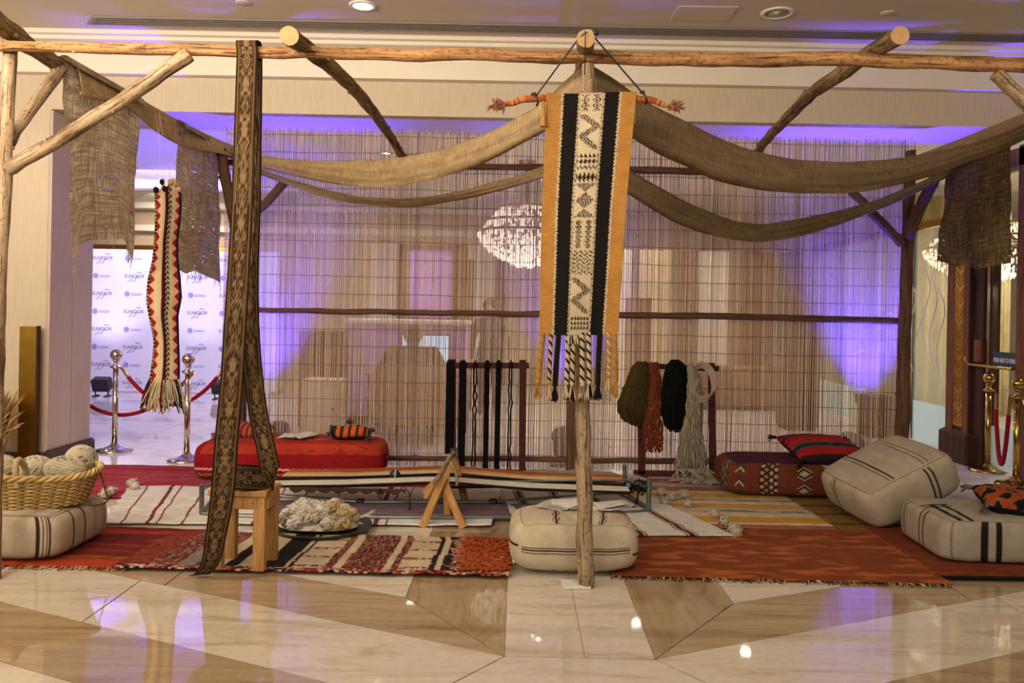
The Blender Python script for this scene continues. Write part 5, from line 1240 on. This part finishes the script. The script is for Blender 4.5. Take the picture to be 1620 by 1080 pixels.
b = skein('', S('4d3c1c'), [(572, 1008, 1023), (580, 1000, 1027), (600, 992, 1029), (630, 979, 1029), (648, 976, 1026), (660, 982, 1024), (668, 992, 1022), (674, 1004, 1018)], 60, 1, depth=.09); tag(b.build('yarn_skein', M['yarn']), 'olive brown bulky yarn skein at the left end of rack', 'yarn', SKN)
b = skein('', S('7c3a20'), [(573, 1027, 1040), (590, 1023, 1045), (625, 1022, 1046), (660, 1018, 1046), (690, 1018, 1049), (706, 1020, 1048), (716, 1024, 1046)], 34, 2, depth=.05, fuzz=.03, core=False); tag(b.build('yarn_skein', M['yarn']), 'rust red yarn skein with ragged ends on the rack', 'yarn', SKN)
b = skein('', S('0b0a0b'), [(569, 1063, 1073), (577, 1055, 1083), (600, 1049, 1088), (630, 1045, 1089), (655, 1046, 1087), (672, 1052, 1083), (684, 1062, 1078)], 60, 3, depth=.09); tag(b.build('yarn_skein', M['yarn']), 'thick black yarn skein in the middle of the rack', 'yarn', SKN)
b = skein('', S('a3937c'), [(576, 1088, 1098), (600, 1088, 1108), (640, 1084, 1110), (680, 1078, 1111), (715, 1072, 1116), (735, 1068, 1120), (748, 1066, 1122)], 56, 4, depth=.08, fuzz=.03)
c0 = P(1109, 607, YK - .1)
for k in range(26):          # the coil looped over the rail
    a0 = U(-.4, .4); q = []
    for i in range(25): a = PI * (.5 + 2 * i / 24); rx, rz = .075 + U(-.002, .002) + .0012 * k, .155; q.append(c0 + Vector((math.cos(a) * rx + .0, -.03 - .05 * math.sin(a + 2) + U(-.002, .002) - .0012 * k, math.sin(a) * (rz if math.sin(a) > 0 else .13) - .02 + .002 * k)))
    b.tube(q, .0065, 5, tone(S('ab9a86'), .75, 1.15), cap=False)
for k in range(60):          # ends pooled on the floor
    u0 = U(1070, 1122); p = P(u0, 742, YK - .1); q = [p]
    for j in range(5): q.append(Vector((p.x + U(-.10, .18), p.y + U(-.16, .06), U(.015, .055))))
    b.tube(cr(q, 22), .006, 5, tone(S('a3937c'), .7, 1.15))
tag(b.build('yarn_skein', M['yarn']), 'long cream yarn skein trailing onto the floor from the rack', 'yarn', SKN)

# ================================================================== STANCHIONS AND ROPES
def stanchion(base, mat, label, h=.98, ring=None):
    t = thing('rope_stanchion', (base[0], base[1], 0), label, 'stanchion'); x, y = base
    b = MB(); b.lathe([(.165, 0), (.165, .012), (.155, .022), (.10, .036), (.05, .05), (.032, .075), (.0001, .08)], (x, y, 0), 36); b.build('base', M[mat], t)
    b = MB(); b.lathe([(.026, .05), (.026, h - .19), (.0001, h - .19)], (x, y, 0), 20); b.build('post', M[mat], t)
    b = MB(); b.lathe([(.026, h - .19), (.055, h - .175), (.055, h - .165), (.022, h - .15), (.016, h - .12), (.03, h - .115), (.03, h - .105), (.016, h - .10), (.0001, h - .10)], (x, y, 0), 24); b.build('collar', M[mat], t)
    b = MB(); b.ball((x, y, h - .055), .055, 24, 16); b.build('finial', M[mat], t)
    return Vector((x, y, h - .175))
A_ = (P(181, 712, 7.90).x, 7.90); B_ = (P(295, 727, 7.47).x, 7.47)
ta = stanchion(A_, 'chrome', 'silver rope stanchion nearest the left pillar'); tb = stanchion(B_, 'chrome', 'silver rope stanchion beside the hanging sash')
C_ = (P(1562, 740, 7.72).x, 7.72); D_ = (P(1607, 765, 7.05).x, 7.05)
tc = stanchion(C_, 'brass', 'brass rope stanchion in front of gold-inlaid column', .93); td = stanchion(D_, 'brass', 'brass rope stanchion at the right picture edge', .93)
b4 = (P(352, 720, 7.95).x, 8.1); te = stanchion(b4, 'chrome', 'silver rope stanchion hidden behind the long brown band')
f5 = (-4.95, 8.6); tf = stanchion(f5, 'chrome', 'silver rope stanchion half hidden behind the left pillar')
def vrope(a, c, sag, label, end=.05):
    t = thing('velvet_rope', (a + c) / 2 - Vector((0, 0, sag)), label, 'rope')
    q = [a.lerp(c, i / 30) - Vector((0, 0, sag * (1 - (2 * i / 30 - 1) ** 2))) for i in range(31)]
    b = MB(); b.tube(q[2:-2], .019, 12); b.build('velvet', M['rope'], t)
    for e, f in ((q[:3], 0), (q[-3:], 1)): b = MB(); b.tube(e, .015, 10); b.build('end_hook', M['brass'], t)
def off(p, d): return p + Vector(d)
vrope(off(tf, (.05, -.03, 0)), off(tb, (.05, .0, 0)), .47, 'red velvet rope sagging from the pillar to the stanchion by the sash')
vrope(off(ta, (.05, 0, 0)), off(te, (-.05, 0, 0)), .36, 'red velvet rope passing behind the hanging sash')
vrope(off(tc, (.05, -.02, -.02)), off(td, (-.05, .02, .0)), .62, 'red velvet rope hanging in a deep loop between brass stanchions')
vrope(off(td, (.04, 0, 0)), Vector((4.6, 6.3, .76)), .5, 'red velvet rope leaving the picture at the right edge')

# ================================================================== LEFT WALL THINGS
mp = thing('gold_mirror_panel', (-4.22, 7.1, 0), 'narrow gold mirror panel against the left pillar', 'panel')
b = MB(); b.box((-4.215, 7.085, .625), (.15, .03, 1.16), bev=.004); b.build('panel_face', M['gold'], mp, smooth=False)
b = MB(); b.box((-4.132, 7.085, .625), (.014, .045, 1.17)); b.build('edge_strip', M['wdark'], mp, smooth=False)
pt = thing('dried_grass_bundle', (-4.32, 6.75, 0), 'tan dried grass bundle standing at the left picture edge', 'plant')
b = MB(); random.seed(8)
for k in range(420):
    a = U(0, 6.28); r = U(0, .13); p = Vector((-4.36 + math.cos(a) * r, 6.75 + math.sin(a) * r * .8, .1)); q = p + Vector((math.cos(a) * U(0, .16), math.sin(a) * .12, U(.25, .62)))
    b.tube(cr([p, p.lerp(q, .6) + Vector((0, 0, .04)), q + Vector((math.cos(a) * .05, 0, -.03))], 5), [.004, .004, .006, .008, .006, .001], 4, mixc(S('8f6c3c'), S('c2a26a'), R()))
b.build('stems', M['plainc'], pt, kind='stuff')
b = MB(); b.lathe([(.13, 0), (.17, .03), (.16, .14), (.14, .15), (.0001, .15)], (-4.36, 6.75, 0), 24, S('6a4a30')); b.build('pot', M['plainc'], pt)
# ================================================================== BACKDROP BANNER with print
bn = thing('photo_backdrop', (-5.7, 13.3, 0), 'white printed photo backdrop in violet light behind the stanchions', 'backdrop')
BX0, BX1, BZ1 = -7.6, -3.9, 2.30
b = MB(); b.box(((BX0 + BX1) / 2, 13.33, BZ1 / 2 + .01), (BX1 - BX0, .03, BZ1)); b.build('vinyl_sheet', M['banner'], bn, smooth=False)
b = MB()
for x in (BX0 + .05, -5.75, BX1 - .05): b.box((x, 13.4, 1.15), (.05, .08, 2.3)); b.box((x, 13.55, .03), (.05, .5, .05))
b.build('rear_frame', M['steel'], bn, smooth=False)
wm = text_mesh('printed_word', 'SUHOOR', .078, M['ink'], .0006)
for v in wm.vertices: v.co.x *= 1.02
def merge_meshes(me, mb, mat):
    o1 = bpy.data.objects.new('a', me); import bmesh
    bm = bmesh.new(); bm.from_mesh(me); n0 = len(bm.verts)
    vs = [bm.verts.new(p) for p in mb.v]
    for f in mb.f:
        try: bm.faces.new([vs[i] for i in f])
        except ValueError: pass
    bm.to_mesh(me); bm.free(); bpy.data.objects.remove(o1)
mb = MB()                       # the pen strokes through and under the word
for q in ([(-.02, .03), (-.03, -.02), (-.06, -.07), (-.10, -.085)], [(.045, .02), (.03, -.03), (.0, -.075), (-.03, -.08)], [(.04, .062), (.07, .072), (.09, .06), (.115, .066)], [(.03, -.0), (.05, -.02), (.075, -.005)]):
    mb.tube(cr([(x, y, .0) for x, y in q], 12), .0042, 5)
merge_meshes(wm, mb, M['ink'])
ld = bpy.data.meshes.new('logo_disc'); mb = MB()
mb.lathe([(.0001, .001), (.044, .001), (.044, 0)], (-.11, 0, 0), 20); mb.box((.04, .008, .0005), (.17, .006, .001)); mb.box((.04, -.014, .0005), (.17, .010, .001))
ld.from_pydata(mb.v, [], mb.f); ld.materials.append(M['ink2'])
first = True
ROT = Matrix(((1, 0, 0, 0), (0, 0, -1, 0), (0, 1, 0, 0), (0, 0, 0, 1)))
c0 = P(162, 408, 13.3); dx, dz = .515, .287
for r in range(8):
    for c in range(-2, 5):
        x, z = c0.x + c * dx, c0.z - r * dz
        if not (BX0 + .2 < x < BX1 - .2) or z < .15: continue
        w_ = (r + c) % 2 == 0
        o = bpy.data.objects.new('printed_word' if w_ else 'printed_logo', wm if w_ else ld); COL.objects.link(o); o.parent = bn; o.matrix_parent_inverse = parent_world(bn).inverted()
        o.matrix_basis = Matrix.Translation((x, 13.312, z)) @ ROT
# small floodlights in front of it
def flood(x, y, label):
    t = thing('floor_floodlight', (x, y, 0), label, 'light')
    b = MB(); b.box((x, y, .19), (.27, .16, .20), Matrix.Rotation(.35, 3, 'X'), bev=.02); b.build('housing', M['black'], t, smooth=False)
    b = MB(); b.box((x, y + .1, .21), (.22, .01, .15), Matrix.Rotation(.35, 3, 'X')); b.build('lens', M['ledlens'], t, smooth=False)
    b = MB()
    for s in (-1, 1): b.tube([(x + s * .09, y - .1, .012), (x + s * .09, y + .1, .012)], .012, 6); b.tube([(x + s * .09, y, .012), (x + s * .12, y, .16)], .01, 6)
    b.build('feet', M['black'], t)
flood(P(161, 615, 12.6).x, 12.6, 'black floor floodlight before the backdrop, left one'); flood(P(350, 612, 12.5).x, 12.5, 'black floor floodlight before the backdrop, right one')

# ================================================================== HALL BEHIND THE SCREEN
def chandelier(c, rad, label):
    t = thing('crystal_chandelier', c, label, 'chandelier'); c = Vector(c)
    for (z, r) in ((.30, rad * .55), (.12, rad * .86), (-.02, rad)):
        b = MB(); b.tube([c + Vector((math.cos(a * PI / 20) * r, math.sin(a * PI / 20) * r, z)) for a in range(41)], .018, 6, cap=False); b.build('ring', M['brass'], t)
    b = MB()
    for k in range(700):
        a = U(0, 6.28); s = R(); r = rad * (1 - s * s * .86) * (1 if R() < .7 else R()); z = -.02 - .42 * s
        p = c + Vector((math.cos(a) * r, math.sin(a) * r, z)); h_ = U(.03, .06)
        b.lathe([(.0005, -h_), (.014, -h_ * .2), (.0005, h_ * .4)], p, 4)
    for k in range(340):
        a = U(0, 6.28); s = R(); r = rad * lerp(.95, .5, s); p = c + Vector((math.cos(a) * r, math.sin(a) * r, .0 + .32 * s)); b.lathe([(.0005, -.05), (.013, -.01), (.0005, .02)], p, 4)
    b.build('crystals', M['crystal'], t, smooth=False, kind='stuff')
    b = MB(); b.tube([c + Vector((0, 0, .3)), (c.x, c.y, 3.35)], .02, 8); b.lathe([(.12, 0), (.10, -.06), (.03, -.10), (.0001, -.1)], (c.x, c.y, 3.355), 20); b.build('stem', M['brass'], t)
    l = bpy.data.lights.new('chandelier_glow', 'POINT'); l.energy = 55; l.color = (1, .86, .62); l.shadow_soft_size = .3
    o = bpy.data.objects.new('chandelier_glow', l); o.location = c + Vector((0, 0, -.65)); COL.objects.link(o)
random.seed(21)
chandelier((.08, 10.6, 2.46), .62, 'glittering crystal chandelier seen through the reed screen left of the tapestry')
chandelier((6.0, 10.6, 2.36), .72, 'glittering crystal chandelier beyond the glass door at right')
# counter, monitor, chair, seated person
ct = thing('reception_counter', (-1.36, 10.2, 0), 'lilac counter with violet light in its front colour and lit white top behind the seated person', 'counter')
b = MB(); b.box((-1.36, 10.3, .62), (1.46, .5, 1.22)); b.build('front_panel', M['lilac'], ct, smooth=False)  # violet light on the front is put into the saturated lilac colour
b = MB(); b.box((-1.36, 10.28, 1.265), (1.52, .6, .06), bev=.01); b.build('top_slab', M['white'], ct, smooth=False)
b = MB(); b.box((-1.36, 10.04, .06), (1.46, .03, .10)); b.build('kick_board', M['wdark'], ct, smooth=False)
mo = thing('desk_monitor', (-1.10, 9.75, .74), 'glowing blue desk monitor in front of the seated person', 'monitor')
b = MB(); b.box((-1.10, 9.8, .93), (.60, .03, .40), bev=.006); cas = b.build('casing', M['black'], mo, smooth=False)
b = MB(); b.box((-1.10, 9.782, .935), (.56, .006, .35)); b.build('screen_face', M['screen'], cas, smooth=False)
b = MB(); b.box((-1.10, 9.82, .73), (.05, .03, .14)); b.box((-1.10, 9.80, .685), (.24, .16, .012)); b.build('stand', M['black'], mo, smooth=False)
dk = thing('work_desk', (-1.2, 9.7, 0), 'plain wooden desk under the blue monitor', 'desk')
b = MB(); b.box((-1.15, 9.72, .66), (1.2, .5, .04)); b.build('desk_top', M['tan'], dk, smooth=False)
for x in (-1.7, -.6):
    for y in (9.52, 9.92): b = MB(); b.box((x, y, .32), (.05, .05, .64)); b.build('leg', M['wdark'], dk, smooth=False)
def skin_body(name, J, E, mat, root):
    names = list(J); me = bpy.data.meshes.new(name); me.from_pydata([J[n][0] for n in names], [(names.index(a), names.index(c)) for a, c in E], [])
    o = bpy.data.objects.new(name, me); COL.objects.link(o); o.modifiers.new('s', 'SKIN'); sk = me.skin_vertices[0].data
    for i, n in enumerate(names):
        r = J[n][1]; sk[i].radius = (r, r) if not isinstance(r, tuple) else r; sk[i].use_root = (n == root)
    sb = o.modifiers.new('u', 'SUBSURF'); sb.levels = sb.render_levels = 2
    dg = bpy.context.evaluated_depsgraph_get(); m2 = bpy.data.meshes.new_from_object(o.evaluated_get(dg)); bpy.data.objects.remove(o)
    m2.name = name; m2.materials.clear(); [m2.materials.append(m) for m in (mat if isinstance(mat, list) else [mat])]
    for p in m2.polygons: p.use_smooth = True
    o = bpy.data.objects.new(name, m2); COL.objects.link(o); return o
def hand(J, E, w, dirv, side, down, pre):
    dirv = Vector(dirv).normalized(); side = Vector(side).normalized(); down = Vector(down).normalized(); w = Vector(w)
    J[pre + 'palm'] = (w + dirv * .055, .030)
    for k, ln in enumerate((.058, .068, .063, .048)):
        b0 = w + dirv * .085 + side * (.024 - .016 * k); J[f'{pre}f{k}a'] = (b0, .0095); J[f'{pre}f{k}b'] = (b0 + dirv * ln * .5 + down * .008, .0088); J[f'{pre}f{k}c'] = (b0 + dirv * ln * .8 + down * .03, .0075)
        E += [(pre + 'palm', f'{pre}f{k}a'), (f'{pre}f{k}a', f'{pre}f{k}b'), (f'{pre}f{k}b', f'{pre}f{k}c')]
    J[pre + 't1'] = (w + dirv * .04 + side * .036, .011); J[pre + 't2'] = (w + dirv * .075 + side * .05 + down * .01, .0085); E += [(pre + 'palm', pre + 't1'), (pre + 't1', pre + 't2')]
def paint(o, fn):
    for p in o.data.polygons: p.material_index = fn(p.center)
PX, PY = -1.155, 9.02
J, E = {}, []
def j(n, x, y, z, r): J[n] = (Vector((PX + x, PY + y, z)), r)
j('pelvis', 0, 0, .56, .20); j('belly', 0, .02, .72, .205); j('chest', 0, .02, .88, .21); j('neckb', 0, .03, 1.0, .085); j('neck', 0, .04, 1.03, .062); j('chin', 0, .05, 1.075, .085); j('skull', 0, .05, 1.13, .10); j('crown', 0, .05, 1.175, .07)
E += [('pelvis', 'belly'), ('belly', 'chest'), ('chest', 'neckb'), ('neckb', 'neck'), ('neck', 'chin'), ('chin', 'skull'), ('skull', 'crown')]
for s, n in ((-1, 'l'), (1, 'r')):
    j(n + 'sh', s * .23, .02, .94, .095); j(n + 'el', s * .33, .06, .74, .072); j(n + 'wr', s * .25, .34, .75, .042); E += [('chest', n + 'sh'), (n + 'sh', n + 'el'), (n + 'el', n + 'wr')]
    hand(J, E, (PX + s * .25, PY + .37, .755), (0, 1, 0), (-s, 0, 0), (0, 0, -1), n + 'h'); E.append((n + 'wr', n + 'hpalm'))
    j(n + 'hip', s * .12, .08, .53, .125); j(n + 'kn', s * .15, .46, .52, .092); j(n + 'an', s * .15, .46, .09, .055); j(n + 'toe', s * .16, .62, .045, .042); E += [('pelvis', n + 'hip'), (n + 'hip', n + 'kn'), (n + 'kn', n + 'an'), (n + 'an', n + 'toe')]
robe = plain('brown_robe', S('33251a'), .85, var=.15); dress = plain('dark_dress', S('2c2226'), .85, var=.15)
pe = skin_body('person', J, E, [robe, M['skin']], 'pelvis'); tag(pe, 'person in brown seated on tub chair, seen from behind through the reeds', 'person')
paint(pe, lambda c: 1 if c.z > 1.03 or (abs(c.y - PY) > .36 and c.z > .68) else 0)
b = MB(); b.ball((PX, PY + .035, 1.135), .108, 20, 14, S('1b1412'), sc=(.96, 1.05, 1.0)); b.build('hair', M['hair'], pe)
ch = thing('tub_chair', (PX + .02, PY, 0), 'round-backed tan tub chair under the seated person', 'chair')
b = MB()
def tub(u, v):
    a = lerp(-.25 * PI, 1.25 * PI, u) + PI; top = .83 * (1 - .0) - .20 * abs(2 * u - 1) ** 3; z = lerp(.20, top, v); r = .38 + .075 * math.sin(PI * min(1, v * .95)) ; return Vector((PX + .02 + math.cos(a) * r, PY - .03 + math.sin(a) * r * .85, z))
b.grid(tub, 50, 16, S('9a7048')); b.build('backrest', M['plainc'], ch, solid=.06)
b = MB(); b.lathe([(.0001, .30), (.36, .30), (.38, .33), (.38, .36), (.33, .385), (.0001, .39)], (PX + .02, PY, 0), 32); b.build('seat', M['tan'], ch)
for a in (.8, 2.3, 3.9, 5.5): b = MB(); b.tube([(PX + .02 + math.cos(a) * .26, PY + math.sin(a) * .24, .30), (PX + .02 + math.cos(a) * .32, PY + math.sin(a) * .30, 0)], [.025, .016], 8); b.build('leg', M['wdark'], ch)
# standing person
QX, QY = -.385, 11.2; J, E = {}, []
def j(n, x, y, z, r): J[n] = (Vector((QX + x, QY + y, z)), r)
j('pelvis', 0, 0, .88, .155); j('waist', 0, 0, 1.02, .125); j('chest', 0, 0, 1.2, .145); j('neckb', 0, 0, 1.32, .06); j('neck', 0, -.01, 1.36, .05); j('chin', 0, -.02, 1.41, .075); j('skull', 0, -.01, 1.48, .095); j('crown', 0, 0, 1.535, .065)
E += [('pelvis', 'waist'), ('waist', 'chest'), ('chest', 'neckb'), ('neckb', 'neck'), ('neck', 'chin'), ('chin', 'skull'), ('skull', 'crown')]
for s, n in ((-1, 'l'), (1, 'r')):
    j(n + 'sh', s * .17, 0, 1.27, .065); j(n + 'el', s * .24, 0, 1.0, .048); j(n + 'wr', s * .24, -.06, .78, .032); E += [('chest', n + 'sh'), (n + 'sh', n + 'el'), (n + 'el', n + 'wr')]
    hand(J, E, (QX + s * .24, QY - .07, .76), (0, -.1, -1), (0, -1, 0), (-s, 0, 0), n + 'h'); E.append((n + 'wr', n + 'hpalm'))
    j(n + 'hip', s * .09, 0, .82, .115); j(n + 'kn', s * .10, -.01, .46, .075); j(n + 'an', s * .10, 0, .09, .045); j(n + 'toe', s * .11, -.14, .04, .036); E += [('pelvis', n + 'hip'), (n + 'hip', n + 'kn'), (n + 'kn', n + 'an'), (n + 'an', n + 'toe')]
j('nose', 0, -.115, 1.455, .014); E.append(('skull', 'nose'))
pe2 = skin_body('person', J, E, [dress, M['skin']], 'pelvis'); tag(pe2, 'person in dark clothes standing behind the yarn frame, beyond the screen', 'person')
paint(pe2, lambda c: 1 if c.z > 1.34 or c.z < .77 and abs(c.x - QX) > .19 else 0)
b = MB(); b.ball((QX, QY + .015, 1.495), .105, 20, 14, sc=(.95, 1.0, 1.0)); b.build('hair', M['hair'], pe2)
for s in (-1, 1): b = MB(); b.ball((QX + s * .032, QY - .092, 1.475), .010, 8, 6); b.build('eye', M['black'], pe2)
b = MB(); b.box((QX, QY - .094, 1.415), (.045, .01, .010), bev=.003); b.build('mouth', plain('lips', S('7a3a34'), .5, var=0), pe2)
# framed board on legs, panel, cabinet and shelf
fbd = thing('framed_board', (-1.05, 11.3, 0), 'tall brown-framed lilac board standing above the counter behind the screen', 'board')
b = MB()
x0, x1 = P(637, 400, 11.3).x, P(735, 400, 11.3).x; xi0, xi1 = P(648, 400, 11.3).x, P(716, 400, 11.3).x; zt, zb_ = P(690, 391, 11.3).z, 1.30
b.box(((x0 + xi0) / 2, 11.3, (zt) / 2), (xi0 - x0, .08, zt)); b.build('side_frame', M['wmid'], fbd, smooth=False)
b = MB(); b.box(((xi1 + x1) / 2, 11.3, zt / 2), (x1 - xi1, .12, zt)); b.build('side_frame', M['wmid'], fbd, smooth=False)
b = MB(); b.box(((x0 + x1) / 2, 11.3, zt), (x1 - x0, .08, .06)); b.build('top_frame', M['wmid'], fbd, smooth=False)
b = MB(); b.box(((xi0 + xi1) / 2, 11.31, (zt + zb_) / 2), (xi1 - xi0, .03, zt - zb_)); b.build('board_face', M['lilac'], fbd, smooth=False)
b = MB(); b.box(((x0 + x1) / 2, 11.3, 1.28), (x1 - x0, .08, .07)); b.build('bottom_frame', M['wmid'], fbd, smooth=False)
xa, xb = P(738, 400, 11.8).x, P(750, 400, 11.8).x; za = P(745, 410, 11.8).z
b = MB(); b.box(((xa + xb) / 2, 11.8, za / 2), (xb - xa, .1, za)); tag(b.build('slim_pillar', M['wmid'], smooth=False), 'slim brown pillar right of the framed board behind the screen', 'pillar')
def block(name, u0, u1, v0, Y, z0, mat, label, cat, depth=.3, extra=None):
    x0, x1 = P(u0, 500, Y).x, P(u1, 500, Y).x; z1 = P(u0, v0, Y).z; xc = (x0 + x1) / 2
    t = thing(name, (xc, Y, 0), label, cat)
    b = MB(); b.box((xc, Y, (z0 + z1) / 2), (x1 - x0, depth, z1 - z0), bev=.006); b.build('carcass', M[mat], t, smooth=False)
    b = MB(); b.box((xc, Y, z0 / 2 + .005), ((x1 - x0) * .9, depth * .9, max(.02, z0))); b.build('base', M['wdark'], t, smooth=False)
    b = MB(); b.box((xc, Y - depth / 2 - .008, (z0 + z1) / 2), ((x1 - x0) * .82, .012, (z1 - z0) * .86), bev=.004); fd = b.build('front_door', M[mat], t, smooth=False); b = MB(); b.ball((xc + (x1 - x0) * .32, Y - depth / 2 - .028, (z0 + z1) / 2), .018, 10, 8); b.build('knob', M['brass'], fd)
    b = MB(); b.box((xc, Y, z1 + .012), ((x1 - x0) * 1.04, depth * 1.06, .03), bev=.006); b.build('cap', M[mat], t, smooth=False); return t
block('wooden_pedestal', 993, 1027, 474, 10.8, .04, 'tan', 'reddish brown wooden pedestal seen through reeds right of the tapestry', 'pedestal')
block('hall_cabinet', 478, 548, 526, 9.6, .04, 'wmid', 'brown cabinet behind the reed screen above the red bench', 'cabinet')
block('low_chest', 486, 545, 602, 9.1, .04, 'hallwall', 'pale low chest in front of the brown hall cabinet', 'chest', .35)
block('long_sideboard', 1050, 1235, 580, 12.6, .04, 'tan', 'long tan sideboard far behind the yarn rack', 'sideboard', .5)
block('dark_sideboard', 1238, 1290, 510, 10.4, .04, 'wdark', 'dark tall cupboard behind the right part of the reeds', 'cupboard', .4)
block('purple_side_table', 1365, 1432, 628, 9.9, .38, 'wdark', 'dark low table behind the reeds by the right screen post', 'table', .4)
# panelled back wall: alternating pale and brown upright panels
wb = bpy.data.objects['wall_back']; x = -2.9; k = 0
while x < 8.8:
    w_ = (.55, .25, .8, .3)[k % 4]; b = MB(); b.box((x + w_ / 2, 15.98, 1.35), (w_ * .96, .05, 2.7), bev=.008); b.build('panel', M[('white', 'wmid', 'hallwall', 'curtain')[k % 4]], wb, smooth=False); x += w_; k += 1
# partition with uprights closer behind the right half of the screen
x = 1.55
for k, (w_, m_) in enumerate(((.26, 'white'), (.55, 'hallwall'), (.22, 'wmid'), (.5, 'white'), (.6, 'wmid'), (.3, 'wdark'))):
    b = MB(); b.box((x + w_ / 2, 13.2, 1.25), (w_ * .94, .08, 2.4), bev=.01); b.box((x + w_ / 2, 13.2, .03), (w_, .3, .06)); tag(b.build('hall_screen_panel', M[m_], smooth=False), 'upright hall divider panel, %s behind the yarn rack side of the screen' % ['first pale narrow', 'second wide beige', 'third narrow brown', 'fourth wide white', 'fifth wide brown', 'sixth darkest narrow'][k], 'divider', 'upright divider panels in the hall'); x += w_ + .1
# beyond the right glass: curtains
for i, (x, y) in enumerate(((5.5, 11.8), (6.6, 12.2))):
    b = MB(); b.grid(lambda u, v: Vector((x + u * .7, y + .05 * math.sin(u * 22), lerp(3.2, .0, v))), 50, 6, S('b59a55') if i == 0 else S('c9b48a')); tag(b.build('drape', M['plainc'], solid=.01), ['yellow floor-length drape beyond the etched glass', 'paler floor-length drape further right beyond the glass'][i], 'curtain')
b = MB()
for k in range(9):
    b.tube(cr([(5.2 + .05 * math.sin(k), 12.6, .95 + .06 * k), (5.6, 12.55, 1.1 + .05 * k + .05 * math.sin(k * 2)), (6.0, 12.6, .98 + .06 * k), (6.3, 12.6, 1.02 + .07 * k)], 20), .028, 6)
b.box((5.75, 12.6, .45), (1.0, .3, .9), bev=.03)
tag(b.build('gold_sculpture', M['brass']), 'gold wavy sculpture on a plinth beyond the etched glass', 'sculpture')
